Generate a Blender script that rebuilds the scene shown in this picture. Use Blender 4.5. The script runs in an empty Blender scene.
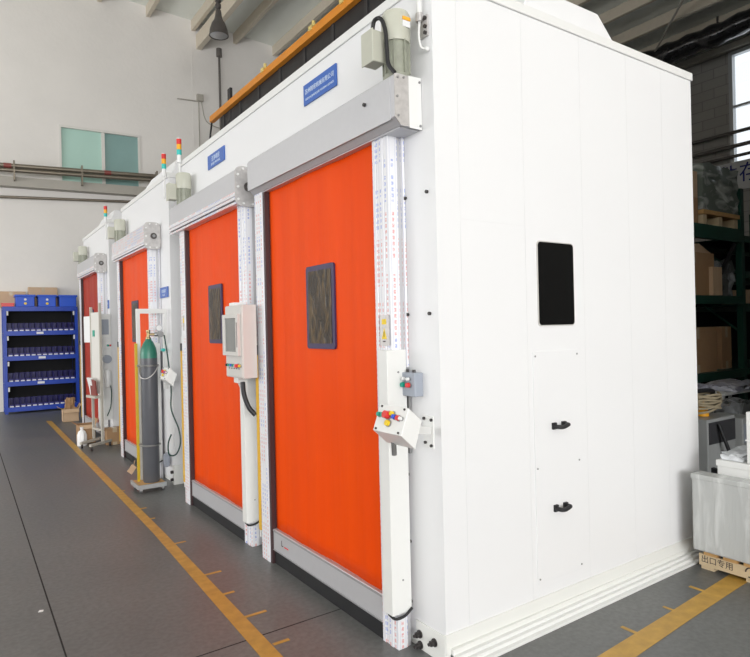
import bpy, bmesh, math, random
from mathutils import Matrix, Vector
random.seed(7)
C = bpy.context.scene.collection
PI = math.pi

# ------------------------------------------------------------------ materials
def new_mat(name):
    m = bpy.data.materials.new(name); m.use_nodes = True
    nt = m.node_tree; b = nt.nodes['Principled BSDF']
    return m, nt, b
def mat(name, col, rough=.5, metal=0., noise=0., nscale=8., bump=0., bscale=40., emis=0., coat=0.):
    m, nt, b = new_mat(name)
    b.inputs['Roughness'].default_value = rough
    b.inputs['Metallic'].default_value = metal
    b.inputs['Coat Weight'].default_value = coat
    c = (*col, 1)
    tc = nt.nodes.new('ShaderNodeTexCoord')
    n = nt.nodes.new('ShaderNodeTexNoise'); n.inputs['Scale'].default_value = nscale; n.inputs['Detail'].default_value = 5
    nt.links.new(tc.outputs['Object'], n.inputs['Vector'])
    r = nt.nodes.new('ShaderNodeMix'); r.data_type = 'RGBA'
    r.inputs['A'].default_value = tuple(max(0, v*(1-noise)) for v in col)+(1,)
    r.inputs['B'].default_value = tuple(min(1, v*(1+noise)) for v in col)+(1,)
    nt.links.new(n.outputs['Fac'], r.inputs['Factor'])
    nt.links.new(r.outputs['Result'], b.inputs['Base Color'])
    if emis:
        b.inputs['Emission Color'].default_value = c; b.inputs['Emission Strength'].default_value = emis
    if bump:
        n2 = nt.nodes.new('ShaderNodeTexNoise'); n2.inputs['Scale'].default_value = bscale; n2.inputs['Detail'].default_value = 4
        nt.links.new(tc.outputs['Object'], n2.inputs['Vector'])
        bp = nt.nodes.new('ShaderNodeBump'); bp.inputs['Strength'].default_value = bump; bp.inputs['Distance'].default_value = .01
        nt.links.new(n2.outputs['Fac'], bp.inputs['Height']); nt.links.new(bp.outputs['Normal'], b.inputs['Normal'])
    return m

def math_node(nt, op, a, b=None, c=None):
    n = nt.nodes.new('ShaderNodeMath'); n.operation = op
    for i, v in enumerate((a, b, c)):
        if v is None: continue
        if isinstance(v, (int, float)): n.inputs[i].default_value = v
        else: nt.links.new(v, n.inputs[i])
    return n.outputs[0]

def film_mat(name, across, along, base=(.82, .82, .85), pitch=.034, dens=.5):
    """white protective film with thin lines and rows of tiny red and blue print.  across/along: weights of x,y,z"""
    m, nt, b = new_mat(name)
    b.inputs['Roughness'].default_value = .3
    tc = nt.nodes.new('ShaderNodeTexCoord'); s = nt.nodes.new('ShaderNodeSeparateXYZ')
    nt.links.new(tc.outputs['Object'], s.inputs[0])
    def comb(w):
        t = None
        for k, wt in zip('XYZ', w):
            if not wt: continue
            v = math_node(nt, 'MULTIPLY', s.outputs[k], wt)
            t = v if t is None else math_node(nt, 'ADD', t, v)
        return t
    u, v = comb(across), comb(along)
    fu = math_node(nt, 'FRACT', math_node(nt, 'ADD', math_node(nt, 'DIVIDE', u, pitch), 50))
    row = math_node(nt, 'MULTIPLY', math_node(nt, 'GREATER_THAN', fu, .3), math_node(nt, 'LESS_THAN', fu, .68))
    line = math_node(nt, 'LESS_THAN', fu, .07)
    fv = math_node(nt, 'FRACT', math_node(nt, 'ADD', math_node(nt, 'DIVIDE', v, .03), 50))
    ch = math_node(nt, 'LESS_THAN', fv, .62)
    nz = nt.nodes.new('ShaderNodeTexNoise'); nz.noise_dimensions = '3D'; nz.inputs['Scale'].default_value = 130
    nt.links.new(tc.outputs['Object'], nz.inputs['Vector'])
    ch = math_node(nt, 'MULTIPLY', ch, math_node(nt, 'GREATER_THAN', nz.outputs['Fac'], .42))
    big = nt.nodes.new('ShaderNodeTexNoise'); big.noise_dimensions = '1D'; big.inputs['Scale'].default_value = 3.2; big.inputs['Detail'].default_value = 1
    nt.links.new(math_node(nt, 'ADD', v, math_node(nt, 'MULTIPLY', math_node(nt, 'FLOOR', math_node(nt, 'DIVIDE', u, pitch*2)), .13)), big.inputs['W'])
    red = math_node(nt, 'MULTIPLY', math_node(nt, 'MULTIPLY', row, ch), math_node(nt, 'GREATER_THAN', big.outputs['Fac'], .51))
    blue = math_node(nt, 'MULTIPLY', math_node(nt, 'MULTIPLY', row, ch), math_node(nt, 'LESS_THAN', big.outputs['Fac'], .455))
    m1 = nt.nodes.new('ShaderNodeMix'); m1.data_type = 'RGBA'; m1.inputs['A'].default_value = (*base, 1); m1.inputs['B'].default_value = (.42, .45, .6, 1)
    nt.links.new(math_node(nt, 'MULTIPLY', line, dens), m1.inputs['Factor'])
    m2 = nt.nodes.new('ShaderNodeMix'); m2.data_type = 'RGBA'; m2.inputs['B'].default_value = (.75, .16, .13, 1)
    nt.links.new(m1.outputs['Result'], m2.inputs['A']); nt.links.new(math_node(nt, 'MULTIPLY', red, .6), m2.inputs['Factor'])
    m3 = nt.nodes.new('ShaderNodeMix'); m3.data_type = 'RGBA'; m3.inputs['B'].default_value = (.16, .25, .7, 1)
    nt.links.new(m2.outputs['Result'], m3.inputs['A']); nt.links.new(math_node(nt, 'MULTIPLY', blue, .6), m3.inputs['Factor'])
    nt.links.new(m3.outputs['Result'], b.inputs['Base Color'])
    return m

M = {}
M['white'] = mat('white_painted_panel', (.82, .82, .83), .38, noise=.012, nscale=2)
M['white2'] = mat('white_coated_steel', (.80, .80, .785), .35, noise=.015)
M['cream'] = mat('cream_base_sheet', (.80, .80, .77), .45, noise=.02)
M['cover'] = mat('offwhite_post_cover', (.79, .79, .77), .4, noise=.012)
M['alu'] = mat('brushed_aluminium', (.56, .56, .58), .42, metal=.35, noise=.03, nscale=30)
M['alu_dark'] = mat('grey_aluminium_soffit', (.36, .36, .37), .45, metal=.3, noise=.05)
M['galv'] = mat('galvanised_plate', (.55, .53, .52), .4, metal=.5, noise=.3, nscale=28, bump=.1)
M['metal'] = mat('steel_bolts', (.35, .35, .35), .35, metal=.8)
M['darkbolt'] = mat('black_bolt', (.05, .045, .045), .4, metal=.4)
M['black'] = mat('black_rubber', (.012, .012, .014), .5, noise=.2)
M['seal'] = mat('dark_brown_seal', (.045, .02, .022), .5)
M['navy'] = mat('navy_window_border', (.035, .022, .085), .4)
M['pane_b'] = mat('black_vinyl_pane', (.002, .002, .002), .6); M['pane_b'].node_tree.nodes['Principled BSDF'].inputs['Specular IOR Level'].default_value = .1
M['yellow'] = mat('yellow_safety_edge', (.72, .42, .03), .5, noise=.1, nscale=20)
M['yellow_post'] = mat('yellow_painted_steel', (.62, .42, .02), .4, noise=.15, nscale=15)
M['beige'] = mat('beige_cabinet_paint', (.62, .60, .57), .4, noise=.02)
M['motor'] = mat('greygreen_motor_paint', (.52, .52, .44), .4, noise=.06, nscale=18)
M['motor_d'] = mat('darker_motor_casting', (.30, .31, .25), .4, noise=.25, nscale=35)
M['red'] = mat('red_plastic', (.72, .04, .04), .3)
M['green'] = mat('green_plastic', (.0, .34, .24), .3)
M['teal'] = mat('teal_plastic', (.05, .55, .5), .3)
M['blue_b'] = mat('blue_plastic_button', (.03, .10, .65), .3)
M['yel_b'] = mat('yellow_plastic', (.85, .6, .02), .3)
M['amber'] = mat('amber_lens', (.95, .45, .03), .3)
M['white_b'] = mat('white_plastic', (.85, .85, .85), .3)
M['sign'] = mat('blue_sign_enamel', (.03, .12, .46), .35)
M['sign_txt'] = mat('pale_sign_lettering', (.62, .72, .85), .5)
M['grey_box'] = mat('grey_switch_box', (.34, .37, .43), .4, noise=.03)
M['cyl'] = mat('grey_cylinder_paint', (.10, .105, .118), .38, noise=.1, nscale=8)
M['cyl_g'] = mat('green_cylinder_shoulder', (.03, .19, .13), .35, noise=.15, nscale=12)
M['brass'] = mat('brass_valve', (.35, .27, .14), .35, metal=.8)
M['hose_g'] = mat('green_gas_hose', (.012, .05, .04), .4)
M['hose_b'] = mat('black_corrugated_hose', (.015, .015, .018), .45)
M['card'] = mat('brown_cardboard', (.42, .25, .13), .8, noise=.10, nscale=6)
M['card_l'] = mat('pale_cardboard', (.60, .42, .27), .8, noise=.10, nscale=6)
M['tape'] = mat('packing_tape', (.55, .44, .30), .25)
M['rack_b'] = mat('blue_rack_paint', (.006, .05, .42), .35, noise=.1)
M['bin'] = mat('navy_plastic_bin', (.03, .026, .20), .4, noise=.12)
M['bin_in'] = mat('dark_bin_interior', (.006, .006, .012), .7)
M['rackback'] = mat('dark_rack_back', (.004, .004, .006), .8)
M['crate_b'] = mat('bright_blue_crate', (.012, .09, .62), .4, noise=.05)
M['label'] = mat('white_paper_label', (.8, .8, .8), .6)
M['pallet'] = mat('pale_pallet_wood', (.66, .52, .33), .7, noise=.14, nscale=9)
M['pallet_o'] = mat('orange_wood_deck', (.62, .36, .14), .7, noise=.15, nscale=9)
M['ink'] = mat('dark_stencil_ink', (.07, .05, .05), .7)
M['rack_g'] = mat('dark_green_rack_paint', (.008, .055, .036), .4, noise=.1)
M['pipe_w'] = mat('pale_wall_duct', (.40, .375, .33), .5, noise=.06)
M['pipe_b'] = mat('brown_steel_pipe', (.22, .19, .15), .35, metal=.6, noise=.2, nscale=5)
M['pipe_r'] = mat('red_pipe_band', (.25, .06, .05), .5)
M['pipe_d'] = mat('dark_wall_pipe', (.13, .12, .11), .45)
M['purlin'] = mat('cream_purlin_steel', (.66, .59, .48), .5, noise=.08)
M['frame_w'] = mat('window_frame_white', (.72, .70, .66), .4)
M['frame_g'] = mat('window_frame_aluminium', (.5, .52, .53), .35, metal=.4)
M['orange_rail'] = mat('orange_rail_paint', (.75, .27, .02), .45, noise=.12, nscale=6)
M['screen'] = mat('black_sheet_screen', (.016, .016, .018), .5, noise=.4, nscale=4, bump=.3, bscale=6)
M['screen_p'] = mat('dark_grey_screen_post', (.03, .03, .032), .5)
M['clamp'] = mat('yellow_zinc_clamp', (.85, .68, .25), .3, metal=.3)
M['lamp_m'] = mat('grey_lamp_housing', (.10, .09, .085), .4, metal=.3)
M['lamp_r'] = mat('aluminium_reflector', (.55, .56, .58), .3, metal=.5)
M['line'] = mat('worn_yellow_floor_paint', (.50, .29, .055), .5, noise=.35, nscale=14)
M['joint'] = mat('dark_floor_joint', (.02, .02, .02), .9)
M['film'] = film_mat('printed_film_on_upright', (1, 1, 0), (0, 0, 1))
M['film_h'] = film_mat('printed_film_on_header', (1, 0, 1), (0, 1, 0), base=(.66, .64, .66), pitch=.03)
M['film_s'] = film_mat('printed_film_on_header_edge', (1, 0, 1), (0, 1, 0), base=(.78, .77, .79), pitch=.03)
M['scarf'] = mat('white_paper', (.85, .85, .85), .7)
M['steelstand'] = mat('beige_stand_steel', (.50, .47, .41), .4, noise=.05)
M['rope'] = mat('tan_rope', (.36, .30, .20), .8, noise=.2, nscale=40)
M['navytxt'] = mat('navy_banner_lettering', (.02, .03, .22), .6)
M['banner'] = mat('grey_white_banner', (.62, .62, .62), .7)
M['machine'] = mat('grey_machine_paint', (.36, .37, .37), .4, noise=.08)
M['machine_d'] = mat('charcoal_machine_panel', (.05, .05, .055), .4)
M['duct_film'] = mat('black_film_wrapped_duct', (.02, .02, .022), .18, noise=.4, nscale=5, bump=1., bscale=7, coat=.4)

# walls with faint texture
def wall_mat(name, col, brick=False, low=None):
    m, nt, b = new_mat(name); b.inputs['Roughness'].default_value = .85
    tc = nt.nodes.new('ShaderNodeTexCoord')
    n = nt.nodes.new('ShaderNodeTexNoise'); n.inputs['Scale'].default_value = .6; n.inputs['Detail'].default_value = 8; n.inputs['Roughness'].default_value = .65
    nt.links.new(tc.outputs['Object'], n.inputs['Vector'])
    r = nt.nodes.new('ShaderNodeMix'); r.data_type = 'RGBA'
    r.inputs['A'].default_value = tuple(v*.9 for v in col)+(1,); r.inputs['B'].default_value = tuple(min(1, v*1.08) for v in col)+(1,)
    nt.links.new(n.outputs['Fac'], r.inputs['Factor'])
    out = r.outputs['Result']
    if brick:
        s = nt.nodes.new('ShaderNodeSeparateXYZ'); nt.links.new(tc.outputs['Object'], s.inputs[0])
        cb = nt.nodes.new('ShaderNodeCombineXYZ'); nt.links.new(s.outputs['Y'], cb.inputs['X']); nt.links.new(s.outputs['Z'], cb.inputs['Y'])
        bt = nt.nodes.new('ShaderNodeTexBrick'); bt.inputs['Scale'].default_value = 1.; bt.inputs['Brick Width'].default_value = .6; bt.inputs['Row Height'].default_value = .25
        bt.inputs['Mortar Size'].default_value = .012; bt.inputs['Color1'].default_value = (1, 1, 1, 1); bt.inputs['Color2'].default_value = (.9, .9, .9, 1); bt.inputs['Mortar'].default_value = (.68, .68, .68, 1)
        nt.links.new(cb.outputs[0], bt.inputs['Vector'])
        mm = nt.nodes.new('ShaderNodeMix'); mm.data_type = 'RGBA'; mm.blend_type = 'MULTIPLY'; mm.inputs['Factor'].default_value = 1
        nt.links.new(out, mm.inputs['A']); nt.links.new(bt.outputs['Color'], mm.inputs['B']); out = mm.outputs['Result']
    nt.links.new(out, b.inputs['Base Color'])
    bp = nt.nodes.new('ShaderNodeBump'); bp.inputs['Strength'].default_value = .15; bp.inputs['Distance'].default_value = .02
    n2 = nt.nodes.new('ShaderNodeTexNoise'); n2.inputs['Scale'].default_value = 12
    nt.links.new(tc.outputs['Object'], n2.inputs['Vector']); nt.links.new(n2.outputs['Fac'], bp.inputs['Height']); nt.links.new(bp.outputs['Normal'], b.inputs['Normal'])
    return m
M['wall'] = wall_mat('whitewashed_plaster', (.80, .77, .735))
M['wall_e'] = wall_mat('shaded_grey_block_wall', (.40, .385, .36), brick=True)  # backlit wall: its shade is put into the grey base colour
M['roof'] = mat('greygreen_roof_sheet', (.82, .85, .80), .6, noise=.06, nscale=1.5)

def floor_mat():
    m, nt, b = new_mat('grey_concrete_floor')
    tc = nt.nodes.new('ShaderNodeTexCoord')
    n = nt.nodes.new('ShaderNodeTexNoise'); n.inputs['Scale'].default_value = 1.1; n.inputs['Detail'].default_value = 9; n.inputs['Roughness'].default_value = .62
    n2 = nt.nodes.new('ShaderNodeTexNoise'); n2.inputs['Scale'].default_value = 35; n2.inputs['Detail'].default_value = 4
    sc = nt.nodes.new('ShaderNodeTexNoise'); sc.inputs['Scale'].default_value = 2.3; sc.inputs['Detail'].default_value = 12; sc.inputs['Roughness'].default_value = .8; sc.inputs['Distortion'].default_value = .6
    for k in (n, n2, sc): nt.links.new(tc.outputs['Object'], k.inputs['Vector'])
    r = nt.nodes.new('ShaderNodeValToRGB')
    r.color_ramp.elements[0].position = .3; r.color_ramp.elements[0].color = (.118, .12, .118, 1)
    r.color_ramp.elements[1].position = .72; r.color_ramp.elements[1].color = (.165, .168, .163, 1)
    nt.links.new(n.outputs['Fac'], r.inputs[0])
    mm = nt.nodes.new('ShaderNodeMix'); mm.data_type = 'RGBA'; mm.blend_type = 'MULTIPLY'; mm.inputs['Factor'].default_value = .5
    r2 = nt.nodes.new('ShaderNodeValToRGB'); r2.color_ramp.elements[0].color = (.75, .75, .75, 1); r2.color_ramp.elements[1].color = (1.2, 1.2, 1.2, 1)
    r2.color_ramp.elements[0].position = .35; r2.color_ramp.elements[1].position = .65
    nt.links.new(n2.outputs['Fac'], r2.inputs[0]); nt.links.new(r.outputs[0], mm.inputs['A']); nt.links.new(r2.outputs[0], mm.inputs['B'])
    r3 = nt.nodes.new('ShaderNodeValToRGB'); r3.color_ramp.elements[0].position = .66; r3.color_ramp.elements[0].color = (0, 0, 0, 1); r3.color_ramp.elements[1].position = .74; r3.color_ramp.elements[1].color = (.5, .5, .5, 1)
    nt.links.new(sc.outputs['Fac'], r3.inputs[0])
    m3 = nt.nodes.new('ShaderNodeMix'); m3.data_type = 'RGBA'; m3.inputs['B'].default_value = (.33, .33, .32, 1)
    nt.links.new(mm.outputs['Result'], m3.inputs['A']); nt.links.new(r3.outputs[0], m3.inputs['Factor'])
    nt.links.new(m3.outputs['Result'], b.inputs['Base Color'])
    rr = nt.nodes.new('ShaderNodeMapRange'); rr.inputs['To Min'].default_value = .3; rr.inputs['To Max'].default_value = .5
    nt.links.new(n.outputs['Fac'], rr.inputs['Value']); nt.links.new(rr.outputs[0], b.inputs['Roughness'])
    bp = nt.nodes.new('ShaderNodeBump'); bp.inputs['Strength'].default_value = .08; bp.inputs['Distance'].default_value = .01
    nt.links.new(n2.outputs['Fac'], bp.inputs['Height']); nt.links.new(bp.outputs['Normal'], b.inputs['Normal'])
    return m
M['floor'] = floor_mat()

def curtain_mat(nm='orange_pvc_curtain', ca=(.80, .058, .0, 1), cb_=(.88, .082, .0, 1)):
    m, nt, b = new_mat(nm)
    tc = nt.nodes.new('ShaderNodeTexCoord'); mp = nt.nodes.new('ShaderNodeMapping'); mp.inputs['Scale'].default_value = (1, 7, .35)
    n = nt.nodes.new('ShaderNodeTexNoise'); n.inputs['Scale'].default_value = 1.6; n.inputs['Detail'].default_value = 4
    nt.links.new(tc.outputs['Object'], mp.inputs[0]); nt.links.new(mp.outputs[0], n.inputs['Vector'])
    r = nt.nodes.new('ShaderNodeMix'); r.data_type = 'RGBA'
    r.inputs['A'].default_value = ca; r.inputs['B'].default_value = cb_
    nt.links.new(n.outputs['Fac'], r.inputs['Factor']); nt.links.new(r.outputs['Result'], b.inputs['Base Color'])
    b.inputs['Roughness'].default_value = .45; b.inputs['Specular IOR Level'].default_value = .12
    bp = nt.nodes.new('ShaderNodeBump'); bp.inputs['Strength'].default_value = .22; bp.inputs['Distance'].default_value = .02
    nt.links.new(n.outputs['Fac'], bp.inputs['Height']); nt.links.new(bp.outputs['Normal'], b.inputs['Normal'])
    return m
M['curtain'] = curtain_mat(); M['curtain_shaded'] = curtain_mat('shaded_orange_pvc_curtain', (.34, .022, .010, 1), (.44, .035, .014, 1))  # farthest door's shade is mixed into this darker, redder copy of the orange

def reflection_swirl_mat():
    m, nt, b = new_mat('brown_vinyl_pane')
    tc = nt.nodes.new('ShaderNodeTexCoord'); mp = nt.nodes.new('ShaderNodeMapping'); mp.inputs['Scale'].default_value = (1, 5, 1.6)
    n = nt.nodes.new('ShaderNodeTexNoise'); n.inputs['Scale'].default_value = 3.5; n.inputs['Detail'].default_value = 3; n.inputs['Distortion'].default_value = 1.5
    nt.links.new(tc.outputs['Object'], mp.inputs[0]); nt.links.new(mp.outputs[0], n.inputs['Vector'])
    r = nt.nodes.new('ShaderNodeValToRGB'); r.color_ramp.elements[0].position = .45; r.color_ramp.elements[0].color = (.018, .010, .003, 1)
    r.color_ramp.elements[1].position = .66; r.color_ramp.elements[1].color = (.11, .065, .018, 1)  # lighter brown swirls paint the reflections in the vinyl
    nt.links.new(n.outputs['Fac'], r.inputs[0]); nt.links.new(r.outputs[0], b.inputs['Base Color'])
    b.inputs['Roughness'].default_value = .3; b.inputs['Specular IOR Level'].default_value = .3
    bp = nt.nodes.new('ShaderNodeBump'); bp.inputs['Strength'].default_value = .35; bp.inputs['Distance'].default_value = .03
    nt.links.new(n.outputs['Fac'], bp.inputs['Height']); nt.links.new(bp.outputs['Normal'], b.inputs['Normal'])
    return m
M['pane'] = reflection_swirl_mat()

def wrap_mat(name, base, streak, s=(1, 1, 1)):
    m, nt, b = new_mat(name)
    tc = nt.nodes.new('ShaderNodeTexCoord'); mp = nt.nodes.new('ShaderNodeMapping'); mp.inputs['Scale'].default_value = s; mp.inputs['Rotation'].default_value = (.9, 0, 0)
    n = nt.nodes.new('ShaderNodeTexNoise'); n.inputs['Scale'].default_value = 3; n.inputs['Detail'].default_value = 6; n.inputs['Distortion'].default_value = .8
    nt.links.new(tc.outputs['Object'], mp.inputs[0]); nt.links.new(mp.outputs[0], n.inputs['Vector'])
    r = nt.nodes.new('ShaderNodeValToRGB'); r.color_ramp.elements[0].position = .5; r.color_ramp.elements[0].color = (*base, 1)
    r.color_ramp.elements[1].position = .72; r.color_ramp.elements[1].color = (*streak, 1)
    nt.links.new(n.outputs['Fac'], r.inputs[0]); nt.links.new(r.outputs[0], b.inputs['Base Color'])
    b.inputs['Roughness'].default_value = .25
    bp = nt.nodes.new('ShaderNodeBump'); bp.inputs['Strength'].default_value = .4; bp.inputs['Distance'].default_value = .02
    nt.links.new(n.outputs['Fac'], bp.inputs['Height']); nt.links.new(bp.outputs['Normal'], b.inputs['Normal'])
    return m
M['wrap'] = wrap_mat('film_wrapped_grey_carton', (.50, .51, .50), (.66, .67, .66), (1, 7, 1))
M['wrap_d'] = wrap_mat('film_wrapped_greygreen_load', (.17, .20, .175), (.62, .65, .62), (1, 1, 2))
M['bag'] = wrap_mat('grey_plastic_bag', (.12, .125, .125), (.5, .52, .55), (2, 1, 1))
M['sheet'] = wrap_mat('lilac_white_sheet', (.55, .55, .66), (.85, .85, .92), (3, 1, 1))
M['clearlump'] = wrap_mat('crumpled_clear_film', (.62, .64, .66), (.85, .87, .9), (2, 2, 2))

def glass_mat(name, tint, refl=.08):
    m = bpy.data.materials.new(name); m.use_nodes = True; nt = m.node_tree
    for n in list(nt.nodes): nt.nodes.remove(n)
    o = nt.nodes.new('ShaderNodeOutputMaterial'); mx = nt.nodes.new('ShaderNodeMixShader'); mx.inputs[0].default_value = refl
    t = nt.nodes.new('ShaderNodeBsdfTransparent'); t.inputs[0].default_value = (*tint, 1)
    g = nt.nodes.new('ShaderNodeBsdfGlossy'); g.inputs['Roughness'].default_value = .03
    nt.links.new(t.outputs[0], mx.inputs[1]); nt.links.new(g.outputs[0], mx.inputs[2]); nt.links.new(mx.outputs[0], o.inputs[0])
    return m
M['glass'] = glass_mat('clear_window_glass', (.98, .99, 1), .04)
M['glass_l'] = mat('mint_window_pane', (.46, .68, .60), .08)
M['glass_r'] = mat('teal_window_pane', (.25, .40, .385), .06, noise=.1, nscale=2)
M['screenglass'] = mat('grey_display_glass', (.16, .17, .165), .12, coat=.4)

# ------------------------------------------------------------------ mesh helpers
class MB:
    def __init__(s): s.bm = bmesh.new()
    def box(s, x0, x1, y0, y1, z0, z1):
        v = [s.bm.verts.new(p) for p in ((x0,y0,z0),(x1,y0,z0),(x1,y1,z0),(x0,y1,z0),(x0,y0,z1),(x1,y0,z1),(x1,y1,z1),(x0,y1,z1))]
        for f in ((0,3,2,1),(4,5,6,7),(0,1,5,4),(1,2,6,5),(2,3,7,6),(3,0,4,7)): s.bm.faces.new([v[i] for i in f])
        return s
    def obox(s, c, size, rot=(0,0,0)):
        """box centred on c, size, euler rot"""
        from mathutils import Euler
        R = Euler(rot).to_matrix(); h = [k/2 for k in size]; vs = []
        for z in (-1, 1):
            for (x, y) in ((-1,-1),(1,-1),(1,1),(-1,1)):
                vs.append(s.bm.verts.new(Vector(c)+R @ Vector((x*h[0], y*h[1], z*h[2]))))
        for f in ((0,3,2,1),(4,5,6,7),(0,1,5,4),(1,2,6,5),(2,3,7,6),(3,0,4,7)): s.bm.faces.new([vs[i] for i in f])
        return s
    def prism(s, pts, axis, a0, a1):
        """extrude a 2-D outline along an axis: 'x' pts=(y,z); 'y' pts=(x,z); 'z' pts=(x,y)"""
        def P(p, a): return {'x': (a, p[0], p[1]), 'y': (p[0], a, p[1]), 'z': (p[0], p[1], a)}[axis]
        A = [s.bm.verts.new(P(p, a0)) for p in pts]; B = [s.bm.verts.new(P(p, a1)) for p in pts]
        n = len(pts); s.bm.faces.new(A[::-1]); s.bm.faces.new(B)
        for i in range(n): s.bm.faces.new((A[i], A[(i+1) % n], B[(i+1) % n], B[i]))
        return s
    def cyl(s, p0, p1, r0, r1=None, n=20):
        r1 = r0 if r1 is None else r1
        p0, p1 = Vector(p0), Vector(p1); d = (p1-p0).normalized()
        a = d.orthogonal().normalized(); b = d.cross(a)
        A = [s.bm.verts.new(p0+(a*math.cos(2*PI*i/n)+b*math.sin(2*PI*i/n))*r0) for i in range(n)]
        B = [s.bm.verts.new(p1+(a*math.cos(2*PI*i/n)+b*math.sin(2*PI*i/n))*r1) for i in range(n)]
        s.bm.faces.new(A[::-1]); s.bm.faces.new(B)
        for i in range(n): s.bm.faces.new((A[i], A[(i+1) % n], B[(i+1) % n], B[i]))
        return s
    def lathe(s, prof, c=(0, 0), n=28):
        rings = []
        for (r, z) in prof:
            if r < 1e-5: rings.append([s.bm.verts.new((c[0], c[1], z))])
            else: rings.append([s.bm.verts.new((c[0]+r*math.cos(2*PI*i/n), c[1]+r*math.sin(2*PI*i/n), z)) for i in range(n)])
        for A, B in zip(rings, rings[1:]):
            for i in range(n):
                j = (i+1) % n
                if len(A) == 1 and len(B) == 1: continue
                if len(A) == 1: s.bm.faces.new((A[0], B[j], B[i]))
                elif len(B) == 1: s.bm.faces.new((A[i], A[j], B[0]))
                else: s.bm.faces.new((A[i], A[j], B[j], B[i]))
        return s
    def tube(s, pts, r, n=10, sub=6):
        pts = [Vector(p) for p in pts]
        if sub and len(pts) > 2:
            out = []
            P = [pts[0]*2-pts[1]]+pts+[pts[-1]*2-pts[-2]]
            for i in range(1, len(P)-2):
                for k in range(sub):
                    t = k/sub
                    a, b, c, d = P[i-1], P[i], P[i+1], P[i+2]
                    out.append(.5*((2*b)+(c-a)*t+(2*a-5*b+4*c-d)*t*t+(3*b-a-3*c+d)*t**3))
            out.append(pts[-1]); pts = out
        rings = []; prev = None
        for i, p in enumerate(pts):
            d = (pts[min(i+1, len(pts)-1)]-pts[max(i-1, 0)]).normalized()
            if prev is None: a = d.orthogonal().normalized()
            else:
                a = prev-d*prev.dot(d)
                a = a.normalized() if a.length > 1e-6 else d.orthogonal().normalized()
            prev = a; b = d.cross(a)
            rr = r(i) if callable(r) else r
            rings.append([s.bm.verts.new(p+(a*math.cos(2*PI*k/n)+b*math.sin(2*PI*k/n))*rr) for k in range(n)])
        for A, B in zip(rings, rings[1:]):
            for k in range(n): s.bm.faces.new((A[k], A[(k+1) % n], B[(k+1) % n], B[k]))
        s.bm.faces.new(rings[0][::-1]); s.bm.faces.new(rings[-1])
        return s
    def ball(s, c, r, sc=(1, 1, 1), n=14):
        m = Matrix.Translation(c) @ Matrix.Diagonal((sc[0]*r, sc[1]*r, sc[2]*r, 1))
        bmesh.ops.create_uvsphere(s.bm, u_segments=n, v_segments=n//2+2, radius=1, matrix=m); return s
    def lumpy(s, x0, x1, y0, y1, z0, z1, amp=.03, n=5, seed=0):
        """a sagging, crumpled box"""
        rnd = random.Random(seed); g = bmesh.new()
        bmesh.ops.create_cube(g, size=1); bmesh.ops.subdivide_edges(g, edges=g.edges[:], cuts=n, use_grid_fill=True)
        mp = {}
        for v in g.verts:
            p = Vector((x0+(v.co.x+.5)*(x1-x0), y0+(v.co.y+.5)*(y1-y0), z0+(v.co.z+.5)*(z1-z0)))
            if v.co.z > -.49: p += Vector([(rnd.random()-.5)*2*amp for _ in range(3)])
            mp[v] = s.bm.verts.new(p)
        for f in g.faces: s.bm.faces.new([mp[v] for v in f.verts])
        g.free(); return s
    def build(s, name, m, parent=None, smooth=False, bevel=0., kind=None):
        bmesh.ops.recalc_face_normals(s.bm, faces=s.bm.faces)
        org = world_loc(parent)
        if parent is not None:
            Minv = world_mat(parent).inverted(); s.bm.transform(Minv)
        me = bpy.data.meshes.new(name); s.bm.to_mesh(me); s.bm.free()
        me.materials.append(M[m] if isinstance(m, str) else m)
        o = bpy.data.objects.new(name, me); C.objects.link(o)
        if parent is not None: o.parent = parent
        if smooth:
            for p in me.polygons: p.use_smooth = True
            e = o.modifiers.new('split', 'EDGE_SPLIT'); e.split_angle = math.radians(38)
        if bevel:
            b = o.modifiers.new('bevel', 'BEVEL'); b.width = bevel; b.segments = 2; b.limit_method = 'ANGLE'
        if kind: o['kind'] = kind
        return o
def world_mat(o):
    m = Matrix.Identity(4)
    while o is not None:
        m = o.matrix_basis.copy() @ m; o = o.parent
    return m
def world_loc(o): return world_mat(o).translation
def thing(name, label, cat, loc=(0, 0, 0), rz=0, group=None):
    o = bpy.data.objects.new(name, None); C.objects.link(o); o.empty_display_size = .05
    o.location = loc; o.rotation_euler = (0, 0, rz)
    o['label'] = label; o['category'] = cat
    if group: o['group'] = group
    return o
def tag(o, label, cat, group=None):
    o['label'] = label; o['category'] = cat
    if group: o['group'] = group
    return o
def copy_tree(o, parent=None):
    c = o.copy(); C.objects.link(c)
    if parent is not None: c.parent = parent
    for ch in list(o.children): copy_tree(ch, c)
    return c
def B(x0, x1, y0, y1, z0, z1): return MB().box(x0, x1, y0, y1, z0, z1)
def rrect(a0, a1, b0, b1, r, n=5):
    pts = []
    for (cx, cy, st) in ((a1-r, b1-r, 0), (a0+r, b1-r, 1), (a0+r, b0+r, 2), (a1-r, b0+r, 3)):
        for i in range(n+1):
            t = (st+i/n)*PI/2; pts.append((cx+r*math.cos(t), cy+r*math.sin(t)))
    return pts
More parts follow.
